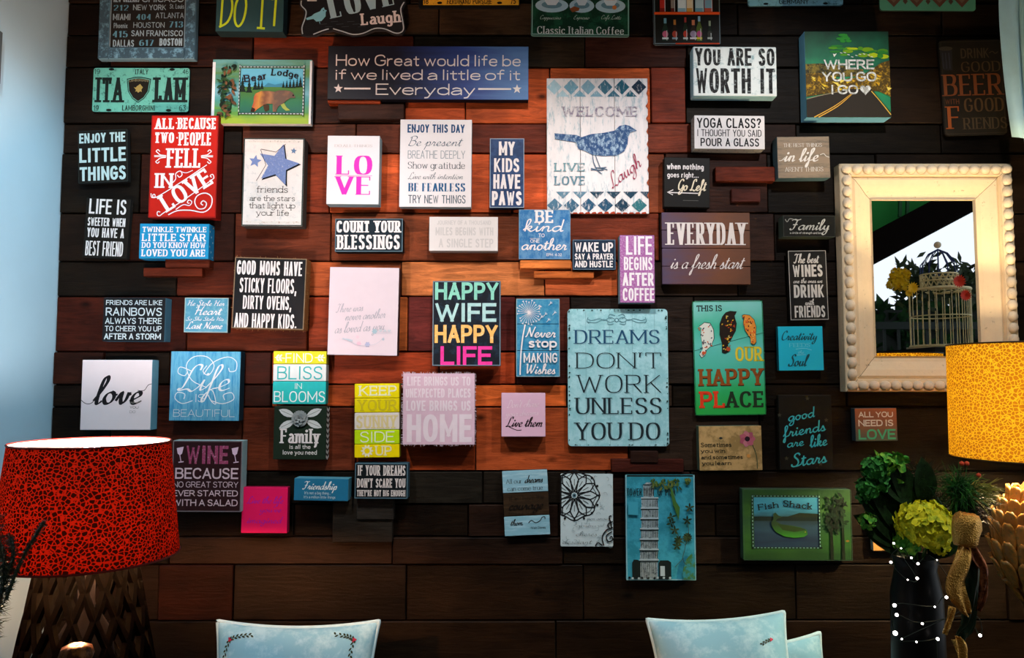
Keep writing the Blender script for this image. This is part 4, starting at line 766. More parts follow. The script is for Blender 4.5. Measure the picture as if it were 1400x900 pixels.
for k, (r, hh, tl) in enumerate(((.026, .004, .2), (.026, .006, .5), (.019, .010, .6), (.013, .013, .9), (.007, .015, 1.2))):
    for j in range(5 if k < 4 else 3):
        an = j*2*pi/5 + k*.6; L = []
        for (uu, ww) in ((.15, -.5), (.7, -.75), (1, -.3), (1, .3), (.7, .75), (.15, .5)):
            rr_ = r*uu; aa = an + ww*.75; L.append(bm.verts.new((a + rr_*cos(aa), -s.t - hh*(.6 + uu*.5), b + rr_*sin(aa))))
        bm.faces.new(L[::-1])
r_ = frombm('rose', bm, s.root, [paint('8a9496', .4)]); md = r_.modifiers.new('s', 'SOLIDIFY'); md.thickness = .0015; r_['label'] = 'raised grey metal rose'; s.done()
# 40 keep your sunny
s = Sign('slatted_sign', 'narrow yellow striped sign reading KEEP YOUR SUNNY SIDE UP', C13, (58, 97, 305, 504), .035, -.6, board=False)
s.board(58, 97, 305, 178, 'e8d800', 'a89a20'); s.board(58, 178, 305, 257, 'e4d404', 'a89a20'); s.board(58, 257, 305, 351, 'dcd4cc', 'aaa49c'); s.board(58, 351, 305, 430, 'b8dc10', '8aa020'); s.board(58, 430, 305, 504, 'ecd400', 'a89a20')
s.text('KEEP', 82, 108, 288, 165, 'X', 'e6e4b8'); s.text('YOUR', 76, 186, 290, 248, 'X', 'c8b820'); s.text('SUNNY', 68, 272, 290, 344, 'X', 'd8c890'); s.text('SIDE', 90, 360, 278, 420, 'N', 'e8f0c8'); s.text('UP', 175, 438, 264, 492, 'X', 'e8e0a8')
for k in range(10): s.poly(leaf(128, 466, 36, 7, k*2*pi/10), 'e8e2c0')
s.disc(128, 466, 15, 'e8d000'); s.done()
# 41 home
s = Sign('box_sign', 'large pink fringed square sign with pale letters reading LIFE BRINGS US HOME', C13, (323, 42, 716, 433), .05, 0, 'd2b2c2', '8e7480')
for t in (('LIFE BRINGS US TO', 346, 60, 692, 110), ('UNEXPECTED PLACES', 338, 125, 694, 175), ('LOVE BRINGS US', 342, 191, 694, 248), ('HOME', 346, 266, 700, 418)): s.text(*t, 'B', 'dfd0d8')
bm = bmesh.new(); rr = random.Random(2)
for k in range(260):
    sd = rr.choice([0, 1, 2, 3]); u = rr.uniform(-1, 1); p = Vector({0: (u*s.hw, -.049, s.hh), 1: (s.hw, -.049, u*s.hh), 2: (u*s.hw, -.049, -s.hh), 3: (-s.hw, -.049, u*s.hh)}[sd])
    q = p + Vector((rr.uniform(-.002, .002) + (.004 if sd == 1 else -.004 if sd == 3 else 0), -rr.uniform(0, .002), rr.uniform(-.002, .002) + (.004 if sd == 0 else -.004 if sd == 2 else 0))); tube(bm, [p, q], .0005, 3)
w_ = frombm('fringe', bm, s.root, [paint('d8c4cc')]); w_['kind'] = 'stuff'; s.done()
# 41b live them
s = Sign('box_sign', 'small pink square sign with black script reading Live them', C13, (862, 149, 1103, 389), .035, 0, 'd8b0c6', '8a7080', var=.02)
s.text("Don't chase", 892, 186, 1076, 228, 'C', 'e4ccd8', ang=2); s.text('your dreams', 884, 240, 1072, 274, 'C', 'e4ccd8', ang=2); s.text('Live them', 888, 282, 1096, 334, 'K', '2a1c22')
s.line([(905, 336), (925, 345), (950, 354), (972, 352)], 4, '2a1c22', 'lettering'); s.done()
# 42
s = Sign('box_sign', "black box sign with pale rim reading IF YOUR DREAMS DON'T SCARE YOU", C13, (60, 534, 350, 728), .045, .3, '13191c', '2d4a58')
s.edge(5, '4c6a78'); s.text('IF YOUR DREAMS', 75, 546, 337, 602, 'D', 'd4ccc8'); s.text("DON'T SCARE YOU", 73, 618, 337, 668, 'D', 'd4ccc8'); s.text("THEY'RE NOT BIG ENOUGH", 73, 681, 337, 715, 'D', 'd4ccc8'); s.done()
s = Sign('box_sign', 'small teal blue box sign reading Friendship in white script', C12, (688, 458, 984, 580), .05, .9, '216f94', '4c8ca4')
s.text('Friendship', 735, 474, 930, 518, 'K', 'dce4e6'); s.text("It's not a big thing...", 745, 529, 890, 545, 'N', 'c0d4da'); s.text("It's a million little things", 742, 552, 915, 567, 'N', 'c0d4da'); s.done()
s = Sign('box_sign', 'small hot pink square sign beside the wine sign', C12, (401, 505, 652, 757), .025, .3, 'e81860', 'a01044', var=.02)
for t in (('Live the life', 430, 556, 635, 594), ("you've", 500, 610, 625, 642), ('imagined', 430, 666, 628, 702)): s.text(*t, 'K', 'b820a0')
s.done()
# 45 wine
s = Sign('box_sign', 'dark maroon box sign half behind the red lamp shade reading WINE BECAUSE', C12, (20, 250, 402, 640), .045, .3, '2a1418', '8fb4bc')  # cyan sides carry painted cool light
s.edge(5, '6f6a70'); s.text('WINE', 94, 278, 326, 378, 'B', paint('c8a8bc', .6, '8c3c60', .4, .2, 90)); s.text('BECAUSE', 38, 400, 383, 460, 'M', 'ccb8c4'); s.text('NO GREAT STORY', 28, 475, 384, 507, 'N', 'ccb8c4'); s.text('EVER STARTED', 28, 522, 383, 555, 'M', 'ccb8c4'); s.text('WITH A SALAD', 28, 572, 383, 608, 'M', 'ccb8c4')
for x in (60, 361): s.poly([(x-18, 292), (x-12, 322), (x, 332), (x+12, 322), (x+20, 284)], 'd0b8d0'); s.line([(x, 330), (x+8, 368)], 4, 'd0b8d0'); s.line([(x-6, 370), (x+22, 366)], 5, 'd0b8d0')
s.done()
# 46 there was never
s = Sign('box_sign', 'large pale pink sign with faint grey script and small flowers', C11, (197, 102, 578, 583), .04, .9, 'd2c4cc', '3c3034', var=.02)
for t in (('There was', 236, 298, 395, 345), ('never another', 285, 334, 518, 386), ('as loved as you', 228, 396, 515, 454)): s.text(*t, 'C', 'a0a0aa', ang=5)
rr = random.Random(4)
for (x, y, r, c) in ((452, 452, 16, '9cb4c0'), (415, 524, 16, 'a4a8c4'), (368, 520, 14, 'd8b4c4'), (360, 484, 10, 'd8bcc8'), (500, 494, 8, 'a8b8c4')):
    for k in range(6): s.poly(leaf(x, y, r, r*.35, k*pi/3), c)
for k in range(9): s.poly(leaf(330-k*5, 512-k*2, 14, 3, 1.5+.2*k % 2), 'b0c0cc'); s.poly(leaf(475+k*8, 452+k % 2*5, 13, 3, 1+.4*(k % 3)), 'b8c4cc')
s.line([(280, 490), (330, 515), (370, 530), (420, 530), (470, 515), (505, 480)], 2, 'b8bcc8'); s.line([(460, 460), (500, 462), (548, 458)], 2, 'b8bcc8'); s.done()
# 47 happy wife
s = Sign('box_sign', 'dark box sign reading HAPPY WIFE HAPPY LIFE in mint, orange and pink', C11, (765, 176, 1138, 641), .045, 0, '181c24', '141820', worn='20303f', amt=.25, scale=14)
s.edge(5, '6f8490'); hp = lambda c, d: paint(c, .6, d, .22, .05, 40)
s.text('HAPPY', 778, 184, 1125, 280, 'B', hp('86ccb8', '6cb4a4')); s.text('WIFE', 780, 298, 1114, 401, 'B', hp('a4cccc', 'c0dcd8')); s.text('HAPPY', 777, 417, 1121, 516, 'B', hp('f0b464', 'f0d09c')); s.text('LIFE', 810, 534, 1092, 636, 'B', hp('ec3c9c', 'd83088')); s.done()
# 48 never stop
s = Sign('slatted_sign', 'narrow blue three-tile sign with a dandelion reading Never stop MAKING Wishes', C10, (103, 113, 341, 541), .04, 0, board=False)
for a, b in ((113, 253), (253, 399), (399, 541)): s.board(103, a, 341, b, '2f7fa8', '1a4860', name='tile', worn='4c94b4', amt=.3, scale=22)
s.edge(3, '9ab4bc')
for k in range(26):
    a = k*2*pi/26 + .1; r = 52 + (k % 3)*6; x, y = 172+r*cos(a), 190-r*sin(a)
    if x < 112: continue
    s.line([(172, 190), (x, y)], 1.8, WH, smooth=False)
    for d in (-.5, 0, .5): s.line([(x, y), (x+9*cos(a+d), y-9*sin(a+d))], 2, WH, smooth=False)
for (x, y) in ((232, 160), (262, 200), (290, 140), (312, 192), (278, 232), (240, 240*.9)):
    s.line([(x-10, y+12), (x, y)], 2, WH, smooth=False)
    for d in (-.7, 0, .7): s.line([(x, y), (x+12*cos(.8+d), y-12*sin(.8+d))], 2.2, WH, smooth=False)
s.line([(152, 255), (138, 330), (128, 420), (124, 530)], 7, WH); s.text('Never', 152, 268, 325, 325, 'k', WH); s.text('stop', 170, 330, 325, 382, 'B', WH); s.text('MAKING', 143, 411, 327, 464, 'M', WH); s.text('Wishes', 152, 470, 322, 524, 'k', WH); s.done()
# 49 dreams
s = Sign('tin_sign', "large pale blue tin sign reading DREAMS DON'T WORK UNLESS YOU DO", C10, (385, 168, 935, 919), .010, 0, 'a4d4dc', '1c2a2c', worn='8cc4cc', amt=.3, scale=14, rnd=.012)
for x in (485, 615, 740, 862): s.rect(x-.7, 172, x+.7, 915, '6a9aa4', 'groove_print')
dk = '1e2a30'
for t in (('DREAMS', 425, 284, 890, 360, 'R', '1f4a6c'), ("DON'T", 432, 409, 898, 495, 'Y', dk), ('WORK', 437, 531, 896, 629, 'Y', dk), ('UNLESS', 428, 656, 897, 745, 'R', dk), ('YOU DO', 426, 791, 887, 885, 'R', dk)):
    if t[5] == 'R' or 1: s.text(t[0], t[1]+5, t[2]+5, t[3]+5, t[4]+5, t[5], '82b0b8')
    s.text(*t)
for q in (1, -1):
    for p in ([(655, 232), (690, 214), (720, 232), (750, 222), (790, 232), (812, 226)], [(655, 226), (690, 242), (725, 226), (770, 244), (815, 240)], [(812, 214), (818, 236), (808, 248)], [(664, 206), (690, 198), (700, 214), (684, 220)], [(672, 250), (700, 254), (704, 240)]):
        s.line([(655 + q*(x-655), y) for x, y in p], 4, '5c8a94')
s.disc(655, 230, 12, '4a7884'); s.disc(655, 230, 7, 'a4d4dc')
rr = random.Random(9)
for k in range(70):
    e = rr.choice('lrbt'); r = rr.uniform(3, 8); x, y = {'l': (388+r, rr.uniform(180, 905)), 'r': (932-r, rr.uniform(180, 905)), 't': (rr.uniform(400, 920), 171+r*.6), 'b': (rr.uniform(400, 920), 915-r*.6)}[e]
    s.disc(x, y, r*.8, '24403f', 'wear', ry=r*rr.uniform(.5, 1.2) if e in 'lr' else r*.5, n=6)
s.done()
# 50 happy place
s = Sign('tin_sign', 'green tin sign with three patterned birds reading THIS IS OUR HAPPY PLACE', C14, (34, 124, 420, 750), .010, -.7, '3cae8c', '123a24', rnd=.01, fm=ramp_paint(['1c9c3c', '24a860', '42b49c', '5cc0b4', '3ab090', '7cc8c0'], 2, (-.17, .17), .12, 9))
s.edge(4, '1c6a3a'); s.text('THIS IS', 53, 149, 193, 182, 'X', '1c2420')
s.text('OUR', 263, 376, 410, 457, 'X', 'a8a018'); s.text('OUR', 261, 378, 408, 455, 'M', 'd8c43c')
s.text('HAPPY', 64, 499, 412, 592, 'X', '24140c'); s.text('HAPPY', 62, 497, 410, 588, 'Z', paint('5c3a1c', .6, '8c4a1c', .4, .2, 14))
s.text('PL', 67, 624, 202, 712, 'X', 'a83018'); s.text('PL', 65, 620, 200, 708, 'Z', 'd83c1c'); s.text('ACE', 205, 620, 412, 708, 'Z', '20301f')
s.line([(36, 398), (418, 302)], 2, '24302c')
for (pts, col, dots, ey) in (([(97, 240), (130, 245), (148, 280), (150, 330), (132, 372), (105, 395), (96, 425), (76, 438), (64, 420), (82, 395), (80, 350), (74, 310), (80, 270), (66, 262), (82, 252)], 'd8dcd0', ('1c2c3c', 'c85a2c', '2c3c54'), (92, 256)),
                            ([(215, 188), (240, 180), (276, 184), (270, 198), (262, 205), (274, 250), (268, 290), (240, 340), (222, 365), (226, 405), (205, 415), (188, 408), (190, 360), (178, 310), (180, 250), (196, 210)], '241a14', ('d0a42c', 'a03c1c', 'c8b468'), (250, 190)),
                            ([(302, 205), (316, 200), (345, 204), (370, 230), (380, 270), (376, 320), (378, 355), (365, 370), (348, 362), (345, 330), (318, 290), (308, 245), (314, 218)], 'dc8a34', ('c8482c', 'e8b45c', '3c2c20'), (322, 210))):
    s.poly(pts[::-1], '16201c'); cx = sum(p[0] for p in pts)/len(pts); cy = sum(p[1] for p in pts)/len(pts); s.poly([(cx+(x-cx)*.94, cy+(y-cy)*.96) for x, y in pts][::-1], col)
    for k in range(34):
        i = rr.randrange(len(pts)); u = rr.uniform(.02, .8)**.5; s.poly(leaf(cx+(pts[i][0]-cx)*u, cy+(pts[i][1]-cy)*u, 11, 3.2, rr.uniform(0, 6)), rr.choice(dots))
s.disc(222, 390, 12, 'a8482c'); s.disc(86, 410, 9, 'c0502c'); s.done()
# 51 - 55
s = Sign('box_sign', 'narrow black sign reading The best WINES, above the turquoise square', (0, 0, 1), (1079, 342.5, 1131, 437.5), .02, -.9, '191816', '141310')
s.edge(.8, 'a8a49c')
for t in (('The best', 1086, 347, 1121, 359.5, 'k'), ('WINES', 1084, 362, 1125, 378.5, 'B'), ('are the ones we', 1084.5, 380.5, 1125, 387, 'k'), ('DRINK', 1085, 389.5, 1126, 407, 'B'), ('with', 1100, 409, 1113, 417, 'k'), ('FRIENDS', 1085.5, 418, 1127, 434, 'B')): s.text(*t, 'c4c0b8')
s.done()
s = Sign('box_sign', 'small black oblong box sign with the word Family in script type', CM, (83, 460, 367, 575), .045, .3, '13130f', '3a443c')
s.text('Family', 118, 480, 345, 538, 'K', 'b4b4aa'); s.text('a circle of strength and love', 118, 548, 298, 560, 'M', 'b0b0a8'); s.line([(95, 480), (105, 495), (118, 478), (140, 480)], 3, 'a8a8a0', 'lettering'); s.edge(2, '3c403c'); s.done()
s = Sign('box_sign', 'plain turquoise square sign reading Creativity feeds the Soul', C14, (497, 265, 742, 507), .02, -.5, '1fb0cc', '10606e', var=.01)
s.text('Creativity', 512, 290, 718, 340, 'K', '1c4c54'); s.text('FEEDS', 558, 358, 670, 378, 'Y', '8cd8e0'); s.text('the', 602, 396, 640, 414, 'C', '8cd8e0'); s.line([(592, 390), (640, 386), (678, 396)], 2, '8cd8e0', 'lettering'); s.line([(594, 422), (645, 420)], 2, '8cd8e0', 'lettering'); s.text('Soul', 548, 420, 660, 482, 'K', '1c4c54'); s.done()
s = Sign('box_sign', 'black sign with turquoise brush script reading good friends are like Stars', C16, (540, -80, 832, 330), .02, 0, '12110e', '171612')
for t in (('good', 586, -4, 742, 52, 10), ('friends', 556, 74, 800, 134, 10), ('are', 578, 152, 678, 202, 8), ('like', 702, 138, 806, 200, 8), ('Stars', 598, 232, 802, 300, 8)): s.text(*t[:5], 'k', '3cb0b8', ang=t[5])
for x, y in ((545, 30), (800, 58), (578, 268), (762, 298), (700, -60)): s.poly(star(x, y, 13), '3c3c30')
s.done()
s = Sign('box_sign', 'small rust-brown box sign reading ALL YOU NEED IS LOVE with green LOVE', C14, (917, 713, 1146, 893), .03, -.6, '8a4c30', '3a4a50', fm=ramp_paint(['4c5a48', '7c5038', '94502c'], 2, (-.05, .05), .12, 12))
s.text('ALL YOU', 936, 732, 1125, 763, 'B', 'd8ccb8'); s.text('NEED IS', 934, 776, 1125, 812, 'B', 'd8ccb8'); s.text('LOVE', 933, 828, 1136, 884, 'B', '4cac7c'); s.done()
# 56 - 61 lower row
s = Sign('box_sign', 'tan wooden box sign with a pink poppy reading Sometimes you win', C16, (103, 90, 447, 334), .035, -.6, 'b89864', '4a5a4c', worn='8c7448', amt=.3, scale=9)
for t in (('Sometimes', 112, 181, 280, 206), ('you win', 112, 216, 245, 238), ('and sometimes', 113, 250, 341, 272), ('you learn', 118, 283, 277, 305)): s.text(*t, 'X', '161c12')
for k in range(7): s.poly(leaf(368, 162, 46, 18, k*2*pi/7), ['a8586a', '9a4c60', 'b06c78'][k % 3])
s.disc(368, 162, 14, '2a1c24'); s.line([(395, 195), (412, 240), (418, 285), (418, 326)], 4, '3a4a34'); s.poly(leaf(212, 156, 22, 6, 0), '2c3430'); s.disc(372, 255, 10, 'c88a44'); s.done()
CF = (1000, 650, 7.5)
s = Sign('canvas_print', 'dark green canvas of a leaping trout and pines reading Fish Shack', CF, (115, 140, 1225, 868), .03, .2, '2c5a24', '2c4438', fm=ramp_paint(['143a14', '22501a', '1a4222', '2c561c', '204820'], 2, (-.1, .1), .25, 14, stretch=(.5, 1, 3)))
s.rect(232, 228, 905, 740, ramp_paint(['16384a', '10243a', '1c3a4c', '122a30', '2f7f9c', '3f94ac'], 2, (-.085, .085), .12, 22, stretch=(.5, 1, 3)))
s.rect(232, 425, 905, 470, '14201c'); s.poly([(560, 430), (700, 385), (905, 395), (905, 430)], '1a2418')
for (a, b, c, d) in ((215, 205, 905, 222), (215, 735, 925, 752), (208, 200, 224, 755), (893, 200, 910, 745)):
    s.rect(a, b, c, d, '0e1a14', 'border'); n = int(max(c-a, d-b)/36)
    for k in range(n):
        if c-a > d-b: s.rect(a+k*36+6, b+5, a+k*36+28, d-5, '74a496', 'border')
        else: s.rect(a+4, b+k*36+6, c-4, b+k*36+28, '74a496', 'border')
s.text('Fish', 272, 282, 482, 345, 'Z', '0e1416', ang=8); s.text('Shack', 528, 268, 832, 335, 'Z', '0e1416', ang=-6)
s.poly([(428, 395), (450, 380), (480, 412), (522, 425), (470, 445), (450, 468), (500, 500), (600, 512), (700, 530), (770, 560), (775, 605), (735, 632), (640, 640), (540, 628), (450, 580), (408, 520), (405, 480), (428, 450)][::-1], ramp_paint(['2c7a1a', '1e5418', '163014'], 2, (-.045, .0), .1, 40))
s.poly([(470, 500), (600, 520), (740, 545), (760, 560), (640, 580), (520, 560)], '24361a'); s.disc(752, 580, 6, '8a7a2c')
for x in (1018, 1135): s.poly([(x-14, 868), (x+20, 868), (x+10, 300), (x-6, 300)], '141c12')
rr = random.Random(8)
for k in range(110): s.poly(leaf(min(1142, max(960, rr.gauss(1075, 60))) if k % 2 else rr.uniform(960, 1142), rr.uniform(225, 560), rr.uniform(35, 80), rr.uniform(9, 16), rr.uniform(0, 6.3)), rr.choice(['101c12', '16281a', '1c3220', '0c140e']))
s.disc(1175, 668, 18, '8a5c24', ry=10); s.edge(4, '335040'); s.done()
# medallion
CG = (690, 630, 5.185)
s = Sign('tin_sign', 'white sign with a large black lace rosette and French script', CG, (396, 92, 768, 608), .010, .2, 'bcd0d4', '3a4648', rnd=.004)
cx, cy = 494, 246; ink = '1a1c1e'
def inside(x): return max(x, 399)
for r, w in ((172, 9), (150, 5), (26, 8)):
    pts = [(inside(cx + r*(1+.05*cos(8*a))*cos(a)), cy - r*(1+.05*cos(8*a))*sin(a)) for a in [2*pi*k/48 for k in range(49)]]; s.line(pts, w, ink, smooth=False)
for k in range(12):
    a = 2*pi*k/12
    for sg in (1, -1): s.line([(inside(cx + r*cos(a+sg*o_)), cy - r*sin(a+sg*o_)) for r, o_ in ((24, 0), (70, .22), (115, .26), (168, 0))], 8, ink)
    s.line([(inside(cx + r*cos(a)), cy - r*sin(a)) for r in (70, 115)], 4, ink, smooth=False)
s.disc(cx, cy, 14, '4a7484'); s.disc(cx, cy, 7, ink)
for k in range(16):
    a = 2*pi*k/16; x = cx + 176*cos(a)
    if x > 408: s.disc(x, cy - 176*sin(a), 9, ink, n=8)
rr = random.Random(12)
for k in range(70):
    x, y = rr.uniform(404, 755), rr.uniform(100, 600)
    if hypot(x-cx, y-cy) < 195: continue
    a = rr.uniform(0, 6.3); s.line([(x + 16*cos(a+t), y - 16*sin(a+t)) for t in (0, .8, 1.6, 2.6)], 2.2, '6f868c')
for t in (('mon amour', 580, 395, 745, 420), ('amour', 500, 445, 680, 470), ('cheres', 500, 500, 660, 532), ('desirant', 405, 555, 620, 588)): s.text(*t, 'C', '24282c')
for p in ([(700, 600), (690, 540), (720, 490), (755, 470), (740, 400), (755, 390)], [(760, 500), (720, 530), (730, 570), (762, 560), (755, 535), (742, 545)], [(640, 604), (660, 580), (690, 600)], [(765, 430), (730, 450), (745, 480), (765, 470)]): s.line(p, 9, ink)
s.done()
# tower
s = Sign('tin_sign', 'turquoise tin sign of a leaning marble bell tower and olive sprig', CG, (858, 98, 1352, 848), .012, 0, '3c9cb4', '2a5a64', rnd=.006, worn='2c8498', amt=.3, scale=12)
s.edge(7, '86b8c4', 'border'); s.rect(870, 100, 1340, 112, '1c2c2c', 'border')
tw = paint('a4b8be', .6, '5a6a70', .24, .1, 70); ink = '16201f'
s.poly([(955, 705), (965, 560), (972, 400), (972, 262), (1088, 262), (1090, 400), (1086, 560), (1082, 700), (1080, 840), (958, 840)][::-1], tw)
s.poly([(985, 262), (985, 170), (1010, 152), (1045, 155), (1062, 175), (1060, 262)][::-1], tw)
for k in range(7):
    y = 264 + k*73; xl = 974 - k*3; xr = 1089 - k*.8
    s.rect(xl-6, y-5, xr+4, y+4, 'a8bcc2'); s.rect(xl-4, y+5, xr+2, y+13, ink)
    if k < 6:
        for j in range(10):
            x = xl + 6 + j*(xr-xl-10)/9.5; s.rect(x, y+16, x+(5 if j > 5 else 3.4), y+62, ink)
for j in range(6): s.rect(988+j*13, 185, 994+j*13, 250, ink)
s.rect(982, 165, 1064, 172, ink)
for x0, y0, x1, y1 in ((900, 700, 958, 835), (1086, 705, 1175, 838)): s.poly([(x0, y1), (x1, y1), (x1, y0+14), (x1-20, y0), (x0+12, y0), (x0, y0+20)], ink)
s.rect(1098, 745, 1130, 815, 'a8bcc2')
for k in range(14): s.disc(880+k*22, 826+(k*5 % 9), 9, '9cb4ba' if k % 2 else ink, n=7)
for j in range(8): s.rect(966+j*14, 720, 970+j*14, 830, ink)
s.text('TOWER', 865, 195, 975, 246, 'N', ink); s.text('OF PISA', 1085, 195, 1212, 246, 'N', ink)
gr = ['3c5a2c', '4c6a30', '2c4420', '5c6a34']
for k in range(60): s.poly(leaf(rr.uniform(1040, 1240), rr.uniform(120, 185), rr.uniform(20, 42), 6, rr.uniform(3.8, 5.6)), rr.choice(gr))
for k in range(12): s.poly(leaf(rr.uniform(1275, 1318), rr.uniform(115, 150), 28, 7, rr.uniform(4, 5.4)), rr.choice(gr))
s.poly([(1170, 180), (1190, 300), (1230, 420), (1240, 330), (1215, 290), (1190, 200)], '3f6a30'); s.poly([(1250, 800), (1275, 700), (1320, 650), (1342, 660), (1342, 838), (1262, 838)], paint('3c6a38', .6, '2c8498', .3, .1, 25))
s.poly([(875, 290), (945, 290), (945, 385), (875, 380)], paint('3c8a7a', .6, '3c9cb4', .5, .1, 60))
for p in ([(1280, 735), (1255, 690), (1275, 600), (1245, 570)], [(1255, 690), (1200, 750)], [(1275, 600), (1300, 520), (1290, 420)], [(1245, 570), (1215, 500), (1165, 380)]): s.line(p, 4, '3a4430')
for (x, y, n_) in ((1290, 540, 12), (1225, 560, 8), (1215, 600, 5), (1200, 490, 5), (1175, 440, 4), (1290, 420, 5), (1308, 330, 5), (1180, 395, 4)):
    for k in range(n_): s.poly(leaf(x, y, 36, 7, k*2*pi/n_ + .3), rr.choice(['26381f', '1e2c1a', '38482a']))
s.done()
# all our dreams
s = Sign('slatted_sign', 'three-slat leaning sign, pale blue with a brown middle slat, reading All our dreams', C15, (112, 172, 362, 530), .02, -2.6, board=False)
s.board(112, 172, 362, 294, 'a0c4d0', '3c4a50', worn='84b0c0', amt=.35, scale=12, stretch=(.5, 1, 4)); s.board(112, 294, 362, 422, '3c2c1c', '2c2014', worn='2c2014', amt=.35, scale=12, stretch=(.5, 1, 4), dy=.002); s.board(112, 422, 362, 530, '98c0ce', '3c4a50', worn='7cacbc', amt=.35, scale=12, stretch=(.5, 1, 4))
dk = '23221e'
for t in (('All our', 127, 221, 215, 245, 'Y', dk), ('dreams', 228, 198, 335, 240, 'K', dk), ('can come true', 134, 258, 328, 283, 'Y', dk), ('if we have the', 145, 308, 335, 332, 'Y', '1a140e'), ('courage', 140, 332, 340, 384, 'K', '15100c'), ('to pursue', 140, 396, 285, 414, 'Y', '1a140e'), ('them.', 150, 440, 226, 474, 'K', dk), ('-Walt Disney', 258, 479, 345, 492, 'N', dk)): s.text(*t)
s.line([(245, 462), (262, 448), (285, 462), (310, 450), (320, 434), (335, 432), (336, 444)], 4, dk, 'lettering'); s.done()
# tan card behind the flowers
s = Sign('box_sign', 'small tan sign mostly hidden behind the hydrangea leaves', (1150, 600, 5.6), (243, 640, 460, 858), .02, -.5, 'c08a48', '8fa4a0')
s.text('Count', 275, 785, 400, 810, 'C', '2c2014'); s.text('your joys', 285, 845, 430, 862, 'C', '2c2014'); s.text('live', 270, 735, 330, 760, 'C', '2c2014'); s.done()
# ---------------------------------------------------------------- the mirror
mt = .045
a = P(1148, 223.5, -mt); b = P(1397, 536, -mt)
cxm, czm = (a.x+b.x)/2, (a.z+b.z)/2; hw, hh = (b.x-a.x)/2, (a.z-b.z)/2
mir = empty('mirror', (cxm, 0, czm), 'big cream distressed wall mirror with a beaded border on the right', 'mirror')
cream = paint('dcc6a2', .5, '3a1e16', .135, .05, 30, bump=.15); creamb = paint('d4c2a6', .45, '2e1812', .17, .05, 42)
iw, ih = hw - .108, hh - .113
def rail(name, q):
    """mitred rail: outer edge q0-q1, inner edge q2-q3; flat outer ledge, dished face, inner lip"""
    def lerp(t): return [Vector((q[0][0]+(q[3][0]-q[0][0])*t, 0, q[0][1]+(q[3][1]-q[0][1])*t)), Vector((q[1][0]+(q[2][0]-q[1][0])*t, 0, q[1][1]+(q[2][1]-q[1][1])*t))]
    pr = [(0, 0), (0, -mt+.004), (.03, -mt), (.34, -mt), (.36, -mt+.012), (.45, -mt+.006), (.62, -mt+.012), (.85, -.020), (.97, -.018), (1, -.024), (1, 0)]
    v = []; f = []
    for t, y in pr:
        for p in lerp(t): v.append((p.x, y, p.z))
    for i in range(len(pr)-1): f.append((2*i, 2*i+1, 2*i+3, 2*i+2))
    o = pyd(name, v, f, mir, [cream]); bm = bmesh.new(); bm.from_mesh(o.data); bmesh.ops.holes_fill(bm, edges=bm.edges); bmesh.ops.recalc_face_normals(bm, faces=bm.faces); bm.to_mesh(o.data); bm.free()
g = .0008
rail('frame_rail', [(-hw+g, hh), (hw-g, hh), (iw-g, ih), (-iw+g, ih)]); rail('frame_rail', [(hw-g, -hh), (-hw+g, -hh), (-iw+g, -ih), (iw-g, -ih)])
rail('frame_rail', [(-hw, -hh+g), (-hw, hh-g), (-iw, ih-g), (-iw, -ih+g)]); rail('frame_rail', [(hw, hh-g), (hw, -hh+g), (iw, -ih+g), (iw, ih-g)])
bm = bmesh.new(); bmesh.ops.create_uvsphere(bm, u_segments=14, v_segments=9, radius=.0172); bead = frombm('bead', bm, mir, [creamb], smooth=True)
bp = []; r0 = .0195; nx, nz = 15, 19
for i in range(nx+1):
    for zz in (hh-r0, -hh+r0): bp.append((-hw+r0 + (2*hw-2*r0)*i/nx, zz, 0))
for i in range(1, nz+1-1+0):
    for xx in (-hw+r0, hw-r0): bp.append((xx, -hh+r0 + (2*hh-2*r0)*i/nz, 1))
for i, (x, z, v_) in enumerate(bp):
    o = bead if i == 0 else bead.copy()
    if i: COL.objects.link(o); o.parent = mir
    o.location = (x, -mt-.002, z); o.scale = (.9, .8, 1.02) if v_ else (1.0, .8, .9)
    o.rotation_euler = (i*1.3, 0, 0) if 0 else (0, 0, 0)
gm, n_, l_, bs = nodes('silvered_glass'); bs.inputs['Metallic'].default_value = 1; bs.inputs['Roughness'].default_value = .01; bs.inputs['Base Color'].default_value = (.93, .95, .95, 1)
bm = bmesh.new(); box(bm, -iw-.004, iw+.004, -.016, -.010, -ih-.004, ih+.004); frombm('mirror_glass', bm, mir, [gm])
bm = bmesh.new(); box(bm, -iw-.02, iw+.02, -.009, -.001, -ih-.02, ih+.02); frombm('backing', bm, mir, [paint('2a201a')])

